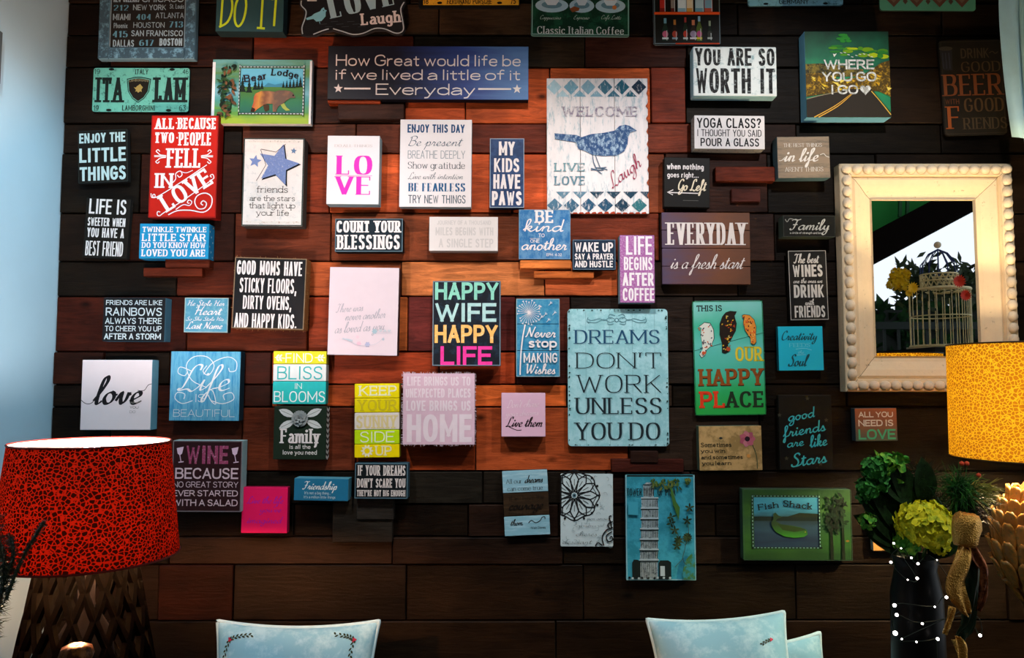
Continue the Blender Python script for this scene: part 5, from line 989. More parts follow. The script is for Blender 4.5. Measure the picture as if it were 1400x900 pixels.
# ---------------------------------------------------------------- lamp shades
def shade_mat(line_c, cell_c, scale, tw):
    m, n, l, b = nodes('crackle_shade'); n.remove(b)
    tc = n.new('ShaderNodeTexCoord'); vo = n.new('ShaderNodeTexVoronoi'); vo.feature = 'DISTANCE_TO_EDGE'; vo.inputs['Scale'].default_value = scale
    nz = n.new('ShaderNodeTexNoise'); nz.inputs['Scale'].default_value = scale*.6; ad = n.new('ShaderNodeVectorMath'); ad.operation = 'MULTIPLY_ADD'
    l.new(tc.outputs['Object'], nz.inputs['Vector']); l.new(nz.outputs['Color'], ad.inputs[0]); ad.inputs[1].default_value = (.003, .003, .003); l.new(tc.outputs['Object'], ad.inputs[2]); l.new(ad.outputs[0], vo.inputs['Vector'])
    mr = n.new('ShaderNodeMapRange'); mr.inputs[1].default_value = .05; mr.inputs[2].default_value = .14; l.new(vo.outputs['Distance'], mr.inputs[0])
    mx = n.new('ShaderNodeMix'); mx.data_type = 'RGBA'; l.new(mr.outputs[0], mx.inputs[0]); mx.inputs[6].default_value = lin(line_c); mx.inputs[7].default_value = lin(cell_c)
    d = n.new('ShaderNodeBsdfDiffuse'); t = n.new('ShaderNodeBsdfTranslucent'); ms = n.new('ShaderNodeMixShader'); ms.inputs[0].default_value = tw
    l.new(mx.outputs[2], d.inputs[0]); l.new(mx.outputs[2], t.inputs[0]); l.new(d.outputs[0], ms.inputs[1]); l.new(t.outputs[0], ms.inputs[2])
    l.new(ms.outputs[0], n['Material Output'].inputs[0]); return m
def translucent(c, tw):
    m, n, l, b = nodes('shade_lining'); n.remove(b); d = n.new('ShaderNodeBsdfDiffuse'); t = n.new('ShaderNodeBsdfTranslucent'); ms = n.new('ShaderNodeMixShader'); ms.inputs[0].default_value = tw
    d.inputs[0].default_value = lin(c); t.inputs[0].default_value = lin(c); l.new(d.outputs[0], ms.inputs[1]); l.new(t.outputs[0], ms.inputs[2]); l.new(ms.outputs[0], n['Material Output'].inputs[0]); return m
def emit(c, s_):
    m, n, l, b = nodes('glow'); b.inputs['Base Color'].default_value = lin(c); b.inputs['Emission Color'].default_value = lin(c); b.inputs['Emission Strength'].default_value = s_; return m
black = paint('050504', .7, var=.05, spec=0)
def lamp(name, label, x, y, zt, zb, rt, rb, ztab, sm, lining, watts, lc, dz, trim_c):
    root = empty(name, (x, y, ztab), label, 'lamp'); h0, h1 = zb-ztab, zt-ztab; N = 72
    bm = bmesh.new(); lathe(bm, [(rb+(rt-rb)*k/10, h0+(h1-h0)*k/10) for k in range(11)], n=N); sh = frombm('lamp_shade', bm, root, [sm], True)
    bm = bmesh.new(); lathe(bm, [(rb-.002, h0+.001), (rt-.002, h1-.001)], n=N); frombm('lining', bm, sh, [lining], True)
    for zz, rr_ in ((h1, rt), (h0, rb)):
        bm = bmesh.new(); tube(bm, [(rr_*cos(2*pi*k/N), rr_*sin(2*pi*k/N), zz) for k in range(N)], .0022, 6, True); frombm('rim_trim', bm, sh, [paint(trim_c)])
    return root, sh, h0, h1
def lamp_bulb(root, bulbs, harp_z, rt, h0):
    for z, watts, lc in bulbs:
        m, n, l, b = nodes('lit_bulb'); b.inputs['Base Color'].default_value = (0, 0, 0, 1); b.inputs['Emission Color'].default_value = lc + (1,)
        b.inputs['Emission Strength'].default_value = watts / (4 * pi * pi * .022 ** 2)
        bm = bmesh.new(); bmesh.ops.create_icosphere(bm, subdivisions=2, radius=.022); frombm('bulb', bm, root, [m], True, (0, 0, z))
    z = bulbs[-1][0]
    bm = bmesh.new(); tube(bm, [(.032, 0, h0-.02), (.032, 0, bulbs[0][0]-.03), (.01, 0, bulbs[0][0]-.025)], .004, 6); tube(bm, [(0, 0, h0-.03), (0, 0, z-.022)], .010, 10)
    frombm('socket', bm, root, [black])
    bm = bmesh.new()
    for k in range(3): tube(bm, [(0, 0, harp_z), (rt*cos(k*2.094+.9), rt*sin(k*2.094+.9), harp_z)], .0014, 5)
    tube(bm, [(0, 0, harp_z-.006), (0, 0, harp_z+.02)], .006, 8); tube(bm, [(.012, 0, z-.03), (.05, 0, z-.01), (.05, 0, harp_z-.02), (0, 0, harp_z), (-.05, 0, harp_z-.02), (-.05, 0, z-.01), (-.012, 0, z-.03)], .0015, 5)
    frombm('harp', bm, root, [paint('c8c0b0', .4)])
# red lamp
ly = -.83; lx = P(126, 604, ly).x; zt = P(126, 605, ly).z; zb = P(248, 748, -.75).z; ZT = .74
root, sh, h0, h1 = lamp('red_table_lamp', 'table lamp with a red crackle-patterned shade on a black lattice base, lower left', lx, ly, zt, zb, .152, .176, ZT, shade_mat('8a1c0e', '200805', 128, .5), translucent('f0dcd0', .05), 0, 0, 0, '5a1410')
lamp_bulb(root, [(h1 - .024, 30, (1, .84, .80)), (h0 + .034, 85, (1, .42, .16))], h1-.012, .150, h0)
bm = bmesh.new(); NB = 17; zl0, zl1 = .02, h0 - .015
for sg in (1, -1):
    for k in range(NB):
        pts = []
        for j in range(15):
            t = j/14; r = .153 + (.088-.153)*t; an = 2*pi*k/NB + sg*1.25*t; pts.append((r*cos(an), r*sin(an), zl0+(zl1-zl0)*t))
        tube(bm, pts, .0085, 5)
for r, z in ((.154, zl0), (.088, zl1)): tube(bm, [(r*cos(2*pi*k/32), r*sin(2*pi*k/32), z) for k in range(32)], .007, 6, True)
lb = frombm('lattice_base', bm, root, [black])
bm = bmesh.new(); lathe(bm, [(.06, 0), (.17, 0), (.17, .015), (.06, .02), (.075, .03), (.05, h0*.6), (.016, h0*.75), (.016, h0+.03), (0.0, h0+.03)], n=24); frombm('stem', bm, root, [paint('070605', .9, var=.02, spec=.05)], True)
# yellow lamp
ry = -.40; rx = 1.38; zt2 = P(1298, 471, ry).z; zb2 = P(1300, 626, ry).z; ZR = .70
root, sh, h0, h1 = lamp('yellow_table_lamp', 'table lamp with a glowing yellow crackle drum shade over a carved artichoke base', rx, ry, zt2, zb2, .186, .188, ZR, shade_mat('fcd83a', 'b07818', 112, .55), translucent('fff6dc', .2), 0, 0, 0, '3a2a18')
lamp_bulb(root, [(h1 - .10, 9, (1, .74, .46)), (h0 + .07, 44, (1, .76, .44))], h1-.03, .184, h0)
az0 = P(1400, 822, ry).z - ZR; azt = P(1400, 654, ry).z - ZR
prof = [(t_, r_*.00188) for t_, r_ in ((0, 20), (.1, 35), (.22, 44), (.33, 49), (.5, 50), (.66, 44), (.79, 34), (.88, 24), (.95, 13), (1, 5))]
def pr_(t):
    for (a_, r_a), (b_, r_b) in zip(prof, prof[1:]):
        if t <= b_: return r_a + (r_b-r_a)*(t-a_)/(b_-a_)
    return prof[-1][1]
bm = bmesh.new(); lathe(bm, [(pr_(k/16)*.86, az0+(azt-az0)*k/16) for k in range(17)], n=28); core = frombm('artichoke_core', bm, root, [paint('6a4a24', .5)], True)
bm = bmesh.new(); lathe(bm, [(.0, 0), (.09, 0), (.09, .015), (.05, .03), (.025, .05), (.03, az0-.02), (.04, az0+.01)], n=28); frombm('foot', bm, root, [paint('7a5a30', .4)], True)
bm = bmesh.new(); tube(bm, [(0, 0, azt-.01), (0, 0, h0+.06)], .01, 10); frombm('stem', bm, root, [paint('7a5a30', .4)])
gold = paint('a8702c', .42, '5a5a2c', .26, .12, 22, spec=.5)
def scale_mesh(w, h, bulge):
    bm = bmesh.new(); nu, nv = 6, 7; G = []
    for j in range(nv+1):
        t = j/nv; wd = w*(.62 + .38*sin(pi*min(1, t*1.15)*.6))*(1 if t < .6 else math.sqrt(max(0, 1-((t-.6)/.42)**2))); row = []
        for i in range(nu+1):
            u = i/nu*2-1; row.append(bm.verts.new((u*wd, bulge*(1-.6*u*u)*sin(pi*.5*t) + .010*t**3, t*h)))
        G.append(row)
    for j in range(nv):
        for i in range(nu): bm.faces.new((G[j][i], G[j][i+1], G[j+1][i+1], G[j+1][i]))
    bmesh.ops.remove_doubles(bm, verts=bm.verts, dist=.0003)
    bmesh.ops.solidify(bm, geom=bm.faces[:], thickness=.004); bmesh.ops.recalc_face_normals(bm, faces=bm.faces); return bm
for j, t in enumerate((.0, .13, .27, .41, .54, .67, .79)):
    r = pr_(t); n = max(8, int(2*pi*r/.034)); w = 2*pi*r/n*.5; H = .076 if j < 4 else (.062, .05, .042)[j-4]
    z = az0+(azt-az0)*t; r1 = pr_(min(1, t+H*.9/(azt-az0))); lean = atan2(r1-r, H)
    sm0 = None
    for k in range(n):
        an = 2*pi*(k + .5*(j % 2))/n
        if sm0 is None: sm0 = frombm('scale', scale_mesh(w*1.02, H, .010), root, [gold], True); o = sm0
        else: o = sm0.copy(); COL.objects.link(o); o.parent = root
        o.location = ((r-.004)*cos(an), (r-.004)*sin(an), z); o.rotation_euler = Matrix.Rotation(an-pi/2, 4, 'Z').to_3x3().to_4x4().to_euler()
        o.rotation_euler = (Matrix.Rotation(an-pi/2, 3, 'Z') @ Matrix.Rotation(-lean*.9, 3, 'X')).to_euler()
# console tables under both groups, bench under the cushions
def table(name, label, x0, x1, y0, y1, z, m):
    root = empty(name, ((x0+x1)/2, (y0+y1)/2, -.02), label, 'table'); w, d = (x1-x0)/2, (y1-y0)/2; z += .02
    bm = bmesh.new(); box(bm, -w, w, -d, d, z-.03, z, .003); frombm('table_top', bm, root, [m])
    bm = bmesh.new(); box(bm, -w+.04, w-.04, -d+.03, d-.03, z-.10, z-.03); frombm('apron', bm, root, [m])
    for sx in (-1, 1):
        for sy in (-1, 1):
            bm = bmesh.new(); box(bm, sx*(w-.05)-.02, sx*(w-.05)+.02, sy*(d-.05)-.02, sy*(d-.05)+.02, 0, z-.03, .003); frombm('leg', bm, root, [m])
wd_ = paint('1a120c', .4, scale=9, stretch=(1, 6, 1))
table('side_table', 'dark wooden table under the red lamp, below the frame', -1.42, -.66, -1.28, -.60, ZT, wd_)
table('side_table', 'dark wooden table under the yellow lamp and flowers, below the frame', .82, 1.80, -.84, -.30, ZR, wd_)

# ---------------------------------------------------------------- bench and cushions
SEAT = .335
root = empty('bench', (0, -.24, -.02), 'low dark bench against the plank wall carrying the cushions', 'bench'); zz = SEAT+.02
bm = bmesh.new(); box(bm, -.78, .78, -.24, .23, zz-.05, zz, .004); frombm('seat', bm, root, [wd_])
for sx in (-1, 1):
    for sy in (-.17, .17): bm = bmesh.new(); box(bm, sx*.7-.03, sx*.7+.03, sy-.03, sy+.03, 0, zz-.05, .003); frombm('leg', bm, root, [wd_])
velvet = paint('a4d0e0', .75, '80b8d0', .34, .08, 5, bump=.1); pipe = paint('b4d8e4', .7); thr = [paint('26301c'), paint('c43a5c')]
def cushion(label, px, ptop, wpx, y, tilt, roll, yaw, sprigs, T=.085, kx=.10):
    c = P(px, ptop, y); sc_ = (P(px+10, ptop, y) - P(px, ptop, y)).x/10; hw_ = wpx*sc_/2; hh_ = hw_*.98
    root = empty('cushion', (c.x, y, SEAT), label, 'cushion', None, (0, 0, radians(yaw)))
    zc = (c.z - SEAT)/1 - hh_*cos(radians(tilt)) + .012
    M = Matrix.Translation((0, 0, zc)) @ Matrix.Rotation(radians(roll), 4, 'Y') @ Matrix.Rotation(radians(-tilt), 4, 'X')
    def S(u, v, sd=-1, o=0):
        a_ = max(0, (1-u*u)*(1-v*v)); return M @ Vector((hw_*u*(1-kx*(1-v*v)), sd*(T*a_**.42 + o) + .006*sin(5*u+3*v)*a_**.5, hh_*v*(1-kx*.8*(1-u*u))))
    N = 22; g_ = [sin(pi/2*(2*i/N-1)) for i in range(N+1)]; vs = []; fs = []
    for sd in (-1, 1):
        b0 = len(vs)
        for j in range(N+1):
            for i in range(N+1): vs.append(S(g_[i], g_[j], sd))
        for j in range(N):
            for i in range(N):
                q = (b0+j*(N+1)+i, b0+j*(N+1)+i+1, b0+(j+1)*(N+1)+i+1, b0+(j+1)*(N+1)+i); fs.append(q if sd < 0 else q[::-1])
    o = pyd('cushion_body', vs, fs, root, [velvet], smooth=True)
    ring = [S(g_[i], -1) for i in range(N)] + [S(1, g_[i]) for i in range(N)] + [S(-g_[i], 1) for i in range(N)] + [S(-1, -g_[i]) for i in range(N)]
    bm = bmesh.new(); bmesh.ops.remove_doubles(bm, verts=bm.verts, dist=1e-6); tube(bm, ring, .0065, 7, True); frombm('piping', bm, root, [pipe], True)
    vs = []; fs = []; mi = []
    for pts in sprigs:
        q = crom(pts, 4)
        for i in range(0, len(q)-1):
            (u0, v0), (u1, v1) = q[i], q[i+1]; a_ = atan2(v1-v0, u1-u0)
            for s_ in ((-1, 1)[i % 2],):
                lf = leaf(u0, v0, .048, .0105, -a_*1 + s_*.55); n = len(vs); vs += [S(uu, 2*v0-vv if 0 else vv, -1, .0016) for uu, vv in lf]; fs.append(tuple(range(n, n+len(lf)))); mi.append(0)
        u0, v0 = pts[0]
        for k in range(3): lf = leaf(u0, v0, .03, .014, k*2.1); n = len(vs); vs += [S(uu, vv, -1, .002) for uu, vv in lf]; fs.append(tuple(range(n, n+len(lf)))); mi.append(1)
    if vs: pyd('embroidery', vs, fs, root, thr, mi)
    return root
cushion('pale blue velvet cushion with leafy corner embroidery, left of the two groups', 400.5, 864, 226, -.24, 14, 0, 0, [[(-.80, .82), (-.72, .86), (-.62, .885), (-.52, .90)], [(-.80, .82), (-.84, .72), (-.87, .60), (-.88, .45)], [(.76, .82), (.70, .86), (.62, .885), (.50, .91)], [(.76, .82), (.75, .70), (.76, .58), (.76, .45)]])
cushion('pale blue velvet cushion slumped at an angle, front one of the right pair', 991, 860, 190, -.29, 24, -5, -6, [[(.74, .62), (.66, .60), (.58, .56)]], T=.1)
cushion('pale blue velvet cushion tucked behind, only its corner showing', 1078, 882, 112, -.09, 6, -7, 8, [], T=.04)

# ---------------------------------------------------------------- hanging cloth top right, frame on the left wall
def P3(px, py, y): return P(px, py, y)
root = empty('curtain', P(1405, 60, -.16), 'pale blue cloth hanging in the top right corner', 'curtain'); base = root.location
bm = bmesh.new(); G = []
for j in range(14):
    t = j/13; py = -150 + 335*t; row = []
    for i in range(25):
        u = i/24; x0 = 1370 + 18*max(0, (py/185))**1.5; px = x0 + u*(1500-x0); q = P(px, py + 10*abs(sin(u*9))*t, -.16) - base; q.y += .018*sin(u*32+t*2); row.append(bm.verts.new(q))
    G.append(row)
for j in range(13):
    for i in range(24): bm.faces.new((G[j][i], G[j][i+1], G[j+1][i+1], G[j+1][i]))
bmesh.ops.recalc_face_normals(bm, faces=bm.faces); o = frombm('cloth', bm, root, [paint('b4dce6', .8, var=.08, scale=12)], True); md = o.modifiers.new('s', 'SOLIDIFY'); md.thickness = .003
bm = bmesh.new(); q = P(1372, -150, -.16)-base; q2 = P(1500, -150, -.16)-base; tube(bm, [q, q2], .012, 8); frombm('rod', bm, root, [black])
y_ = -.25; z0 = P(0, 130, y_).z; z1 = P(0, 60, y_).z
root = empty('picture_frame', (XL, -.445, (z0+z1)/2), 'grey picture frame on the blue wall, a sliver at the left edge', 'frame'); h_ = (z1-z0)/2
bm = bmesh.new(); box(bm, 0, .02, -.12, .12, -h_, h_, .003); frombm('frame_border', bm, root, [paint('4c565a')])
bm = bmesh.new(); box(bm, .0205, .022, -.10, .10, -h_+.02, h_-.02); frombm('picture', bm, root, [paint('8fa0a4')])

# ---------------------------------------------------------------- flowers, gold ribbon, fairy lights
rr = random.Random(21)
def petal_ball(c, rad, sq, n, size, name, parent, m, hemi=None):
    v = []; f = []
    for k in range(n):
        zq = 1 - 2*(k+.5)/n; an = k*2.39996; rq = math.sqrt(1-zq*zq); d = Vector((rq*cos(an), rq*sin(an), zq*sq)); ctr = c + d*rad*rr.uniform(.86, 1.06)
        nn = d.normalized(); up = Vector((rr.uniform(-1, 1), rr.uniform(-1, 1), rr.uniform(-1, 1))); t1 = nn.cross(up).normalized(); t2 = nn.cross(t1)
        for j in range(4):
            a0 = j*pi/2; dr = t1*cos(a0) + t2*sin(a0); sd = nn.cross(dr); s_ = size*rr.uniform(.8, 1.2); b0 = len(v)
            v += [ctr, ctr + dr*s_*.45 + sd*s_*.42 + nn*s_*.16, ctr + dr*s_*.95 + sd*s_*.30 + nn*s_*.30, ctr + dr*s_*1.08 + nn*s_*.22, ctr + dr*s_*.95 - sd*s_*.30 + nn*s_*.30, ctr + dr*s_*.45 - sd*s_*.42 + nn*s_*.16]
            f.append(tuple(range(b0, b0+6)))
    o = pyd(name, v, f, parent, [m]); return o
fy = -.58
root = empty('flower_arrangement', Vector((P(1256, 900, fy).x, fy, ZR)), 'black vase of yellow-green hydrangeas and pine sprigs beside the yellow lamp', 'plant'); B = root.location
L = lambda px, py, dy=0: P(px, py, fy+dy) - B
bm = bmesh.new(); c0 = L(1256, 760); lathe(bm, [(0, 0), (.045, 0), (.052, .02), (.060, .10), (.058, c0.z-.09), (.046, c0.z-.03), (.052, c0.z), (.046, c0.z), (.04, c0.z-.04), (0, c0.z-.06)], n=32); frombm('vase', bm, root, [paint('040404', .4, spec=.15)], True)
ym = paint('ece22c', .6, 'a8b828', .26, .1, 30); gm1 = paint('8cb83c', .6, '3f8c2c', .35, .1, 30); gm2 = paint('4a9c3c', .6, '2c6c2c', .35, .12, 30)
petal_ball(L(1265, 716, -.05), .058, .78, 74, .020, 'yellow_hydrangea', root, ym)
petal_ball(L(1240, 742, -.03), .026, .8, 22, .014, 'green_hydrangea', root, gm1)
for (px, py, rd, n, sz, m) in ((1196, 642, .022, 22, .016, gm2), (1186, 668, .018, 16, .016, gm2), (1209, 634, .018, 14, .016, gm1), (1186, 712, .013, 9, .014, gm1), (1227, 630, .008, 5, .022, gm1), (1204, 660, .014, 10, .015, gm2), (1180, 679, .01, 7, .012, gm2), (1283, 742, .02, 16, .015, ym)):
    petal_ball(L(px, py, -.02), rd, 1.1, n, sz, 'hydrangea_cluster', root, m)
lf_m = paint('12200c', .7, '1c3416', .3, .1, 30, spec=.08)
def big_leaf(a, d, nrm, Ln, w, name='leaf', m=lf_m):
    d = d.normalized(); s_ = d.cross(nrm).normalized(); n2 = s_.cross(d).normalized(); v = []; f = []
    for i in range(9):
        t = i/8; c_ = a + d*Ln*t - n2*Ln*.25*t*t; wd = w*sin(pi*min(1, t*.98+.02))**.7
        v += [c_ + s_*wd + n2*wd*.3, c_, c_ - s_*wd + n2*wd*.3]
    for i in range(8):
        b_ = i*3; f += [(b_, b_+1, b_+4, b_+3), (b_+1, b_+2, b_+5, b_+4)]
    pyd(name, v, f, root, [m], smooth=True)
for (px, py, qx, qy, w) in ((1240, 745, 1196, 682, .04), (1238, 735, 1205, 660, .035), (1235, 745, 1190, 712, .032), (1250, 700, 1232, 640, .03), (1262, 690, 1268, 640, .028), (1270, 760, 1308, 730, .03), (1245, 755, 1205, 735, .026), (1255, 690, 1215, 655, .03), (1290, 730, 1330, 690, .03)):
    a_ = L(px, py, .01); b_ = L(qx, qy, -.03); big_leaf(a_, b_-a_, Vector((0, -1, .3)), (b_-a_).length*1.15, w)
for (px, py, qx, qy) in ((1215, 650, 1201, 618), (1215, 655, 1236, 660)): a_ = L(px, py); b_ = L(qx, qy, -.02); big_leaf(a_, b_-a_, Vector((0, -1, 0)), (b_-a_).length, .006, 'leaf', gm1)
bm = bmesh.new()
for (qx, qy) in ((1200, 650), (1188, 690), (1230, 640), (1262, 716), (1310, 668), (1283, 742)):
    a_ = L(1256, 790, 0); b_ = L(qx, qy, -.01); tube(bm, [a_, (a_*.5+b_*.5)+Vector((0, .02, .02)), b_], .0022, 5)
frombm('stems', bm, root, [paint('3a5a28')])
def sprig(c, n, ln, name, m, rad=.0009, cone=None):
    bm = bmesh.new()
    for k in range(n):
        d = Vector((rr.gauss(0, 1), rr.gauss(0, .6), rr.gauss(0, 1)))
        if cone: d = d.normalized() + Vector(cone)
        d.normalize(); s0 = c + Vector((rr.uniform(-.02, .02), rr.uniform(-.02, .02), rr.uniform(-.02, .02))); l_ = ln*rr.uniform(.6, 1.1)
        tube(bm, [s0, s0 + d*l_*.55, s0 + d*l_ + Vector((0, 0, -.006))], [rad, rad*.9, rad*.3], 3)
    o = frombm(name, bm, root, [m]); o['kind'] = 'stuff'
pn = paint('2c6a24', .5, '1a3c1c', .3, .1, 30)
sprig(L(1312, 668, -.02), 330, .062, 'pine_sprig', pn); sprig(L(1285, 690, 0), 160, .05, 'pine_sprig', paint('16301a', .5)); sprig(L(1335, 672, -.03), 110, .055, 'pine_sprig', paint('7a7a30', .5), cone=(1.2, -.3, 0)); sprig(L(1260, 655, .03), 140, .055, 'pine_sprig', paint('12260f', .5)); sprig(L(1335, 700, -.01), 120, .05, 'pine_sprig', paint('2c1c12', .5))
bm = bmesh.new()
for (px, py) in ((1315, 634), (1322, 634), (1338, 650)): bmesh.ops.create_icosphere(bm, subdivisions=1, radius=.006, matrix=Matrix.Translation(L(px, py, -.06)))
frombm('red_berries', bm, root, [paint('c8482c', .4)], True)
# gold ribbon
gy = -.76
root = empty('gold_ribbon', Vector((P(1322, 900, gy).x, gy, ZR)), 'crinkled gold glitter ribbon with a barrel knot and drooping tails', 'ribbon'); B = root.location
G_ = lambda px, py, dy=0: P(px, py, gy+dy) - B
gl, n_, l_, bs = nodes('gold_glitter'); bs.inputs['Metallic'].default_value = .9; bs.inputs['Roughness'].default_value = .32; bs.inputs['Base Color'].default_value = lin('e0a850')
tc = n_.new('ShaderNodeTexCoord'); vo = n_.new('ShaderNodeTexVoronoi'); vo.inputs['Scale'].default_value = 330; l_.new(tc.outputs['Object'], vo.inputs['Vector'])
bp_ = n_.new('ShaderNodeBump'); bp_.inputs['Strength'].default_value = 1; bp_.inputs['Distance'].default_value = .0015; l_.new(vo.outputs['Distance'], bp_.inputs['Height']); l_.new(bp_.outputs[0], bs.inputs['Normal'])
bm = bmesh.new(); c = G_(1320, 725, -.03); k_ = 0
lathe(bm, [(0, -.034), (.018, -.034), (.024, -.026), (.026, -.010), (.028, .006), (.027, .022), (.022, .033), (.014, .036), (0, .036)], cx=0, cy=0, cz=0, n=26)
for v in bm.verts: v.co += Vector((rr.gauss(0, .0012), rr.gauss(0, .0012), rr.gauss(0, .0008)))
bmesh.ops.rotate(bm, verts=bm.verts, cent=(0, 0, 0), matrix=Matrix.Rotation(.12, 3, 'Y'))
for v in bm.verts: v.co += c
frombm('knot', bm, root, [gl], True)
def ribbon(path, widths, name='tail', m=gl, tw=.3):
    pts = [G_(*p) for p in path]; v = []; f = []; n = len(pts); q = []
    for i in range(n-1):
        for k in range(6): q.append((i + k/6))
    q.append(n-1)
    X_ = crom([tuple((p.x, p.z)) for p in pts], 6); Y_ = crom([(p.y, 0) for p in pts], 6); Wd = crom([(w, 0) for w in widths], 6)
    for i in range(len(X_)):
        a_ = X_[max(i-1, 0)]; b_ = X_[min(i+1, len(X_)-1)]; dx, dz = b_[0]-a_[0], b_[1]-a_[1]; m_ = hypot(dx, dz) or 1; nx_, nz_ = -dz/m_, dx/m_
        for j in range(7):
            u = j/6*2-1; w = Wd[i][0]*.00168; v.append((X_[i][0]+nx_*w*u, Y_[i][0] + .006*sin(u*4+i*.35) + tw*w*u, X_[i][1]+nz_*w*u + rr.gauss(0, .0006)))
    for i in range(len(X_)-1):
        for j in range(6): b0 = i*7+j; f.append((b0, b0+1, b0+8, b0+7))
    o = pyd(name, v, f, root, [m], smooth=True); md = o.modifiers.new('s', 'SOLIDIFY'); md.thickness = .0012
brown = paint('a05a34', .35, '5a3018', .3, .1, 40, metal=.5)
ribbon([(1320, 742, -.02), (1314, 768, -.035), (1307, 800, -.03), (1318, 828, -.02), (1324, 840, -.01)], [7, 14, 16, 9, 4]); ribbon([(1322, 742, -.015), (1334, 762, -.02), (1346, 780, -.02), (1344, 812, -.015), (1336, 835, -.01)], [6, 8, 7, 5, 4], m=brown)
ribbon([(1318, 742, 0), (1326, 770, -.01), (1330, 800, -.01), (1324, 850, 0), (1312, 872, 0), (1318, 905, 0), (1322, 960, .02), (1322, 1000, .03)], [8, 14, 12, 10, 9, 7, 8, 9], m=paint('4a3c20', .4, '20301f', .4, .1, 60, metal=.5)); ribbon([(1302, 830, -.03), (1296, 850, -.03), (1292, 868, -.03)], [4, 5, 3]); ribbon([(1306, 872, -.02), (1314, 890, -.02), (1318, 925, -.01)], [5, 9, 5])
# fairy lights
sy = -.665
root = empty('fairy_lights', Vector((P(1262, 900, sy).x, sy, ZR)), 'string of tiny white lights wound around the black vase and ribbon', 'string lights'); B = root.location
S_ = lambda px, py, dy=0: P(px, py, sy+dy) - B
bl = [(1218, 769, 1.1), (1246, 763, .9), (1255, 771, 1.1), (1281, 766, .5), (1254, 791, 1.2), (1241, 793, .6), (1278, 830, .7), (1294, 817, 1.2), (1223, 828, 1.5), (1226, 841, 1.4), (1261, 853, 1.0), (1224, 866, 1.9), (1233, 874, .7), (1282, 874, 1.3), (1253, 878, .8), (1324, 832, .5), (1333, 841, 1.4), (1340, 869, 1.3), (1222, 743, .9), (1232, 750, .6)]
cr_ = crom([tuple((S_(x, y).x, S_(x, y).z)) for x, y, _ in sorted(bl, key=lambda b_: b_[1]//30*1000 + (b_[0] if (b_[1]//30) % 2 else -b_[0]))], 4)
bm = bmesh.new(); tube(bm, [(x, .004 + .003*sin(i), z) for i, (x, z) in enumerate(cr_)] + [(cr_[-1][0], .01, .01)], .0011, 4); frombm('wire', bm, root, [paint('0e1a10')])
em = emit('fff4ee', 9); bm = bmesh.new(); bmesh.ops.create_icosphere(bm, subdivisions=2, radius=.0027); b1 = frombm('light_bulb', bm, root, [em], True); b1.location = S_(*bl[0][:2]); b1.scale = (1.1,)*3
for x, y, s_ in bl[1:]: o = b1.copy(); COL.objects.link(o); o.parent = root; o.location = S_(x, y); o.scale = (s_,)*3
# tinsel and gourd on the left
ty = -1.1
root = empty('tinsel_branch', Vector((P(10, 900, ty).x, ty, ZT)), 'dark green tinsel branch with silver flecks in front of the red lamp', 'decoration'); B = root.location
T_ = lambda px, py, dy=0: P(px, py, ty+dy) - B
bm = bmesh.new(); bs2 = bmesh.new()
def tinsel(path, rad, n):
    q = crom([tuple((T_(*p).x, T_(*p).z)) for p in path], 6)
    tube(bm, [(x, 0, z) for x, z in q], .003, 5)
    for k in range(n):
        t = rr.uniform(0, len(q)-1.01); i = int(t); x = q[i][0] + (q[i+1][0]-q[i][0])*(t-i); z = q[i][1] + (q[i+1][1]-q[i][1])*(t-i)
        d = Vector((rr.gauss(0, 1), rr.gauss(0, 1), rr.gauss(0, 1))).normalized()*rad*rr.uniform(.5, 1.1); p0 = Vector((x, 0, z)); s_ = d.cross(Vector((.3, 1, .2))).normalized()*.0011
        tgt = bs2 if rr.random() < .09 else bm; vs = [tgt.verts.new(p0 - s_), tgt.verts.new(p0 + s_), tgt.verts.new(p0 + d)]; tgt.faces.new(vs)
tinsel([(-40, 1010), (-28, 930), (-10, 860), (4, 800), (4, 760), (-15, 700)], .026, 1400); tinsel([(8, 820), (25, 775), (44, 740), (60, 714)], .011, 500); tinsel([(8, 790), (18, 760), (14, 735)], .014, 240)
o = frombm('needles', bm, root, [paint('16301c', .35, spec=.6)]); o['kind'] = 'stuff'; o = frombm('silver_flecks', bs2, root, [paint('b8c8c0', .25, metal=.9)]); o['kind'] = 'stuff'
gy_ = -1.08; g0 = P(104, 897, gy_)
root = empty('carved_gourd', (g0.x, gy_, ZT), 'small brown gourd ornament on a dark stand, bottom left edge', 'ornament')
bm = bmesh.new(); lathe(bm, [(0, 0), (.05, 0), (.05, .01), (.012, .03), (.012, g0.z-ZT-.03), (.03, g0.z-ZT-.022), (0, g0.z-ZT-.02)], n=20); frombm('stand', bm, root, [black], True)
bm = bmesh.new(); N = 40; prf = [(.004, -.022), (.02, -.018), (.028, 0), (.024, .014), (.012, .02), (.002, .017)]; R_ = []
for r, z in prf: R_.append([bm.verts.new((r*(1+.06*cos(8*2*pi*i/N))*cos(2*pi*i/N), r*(1+.06*cos(8*2*pi*i/N))*sin(2*pi*i/N), z + g0.z-ZT)) for i in range(N)])
for a_, b_ in zip(R_, R_[1:]):
    for i in range(N): bm.faces.new((a_[i], a_[(i+1) % N], b_[(i+1) % N], b_[i]))
frombm('gourd', bm, root, [paint('7a4a20', .4, '3a2010', .3, .1, 40)], True)

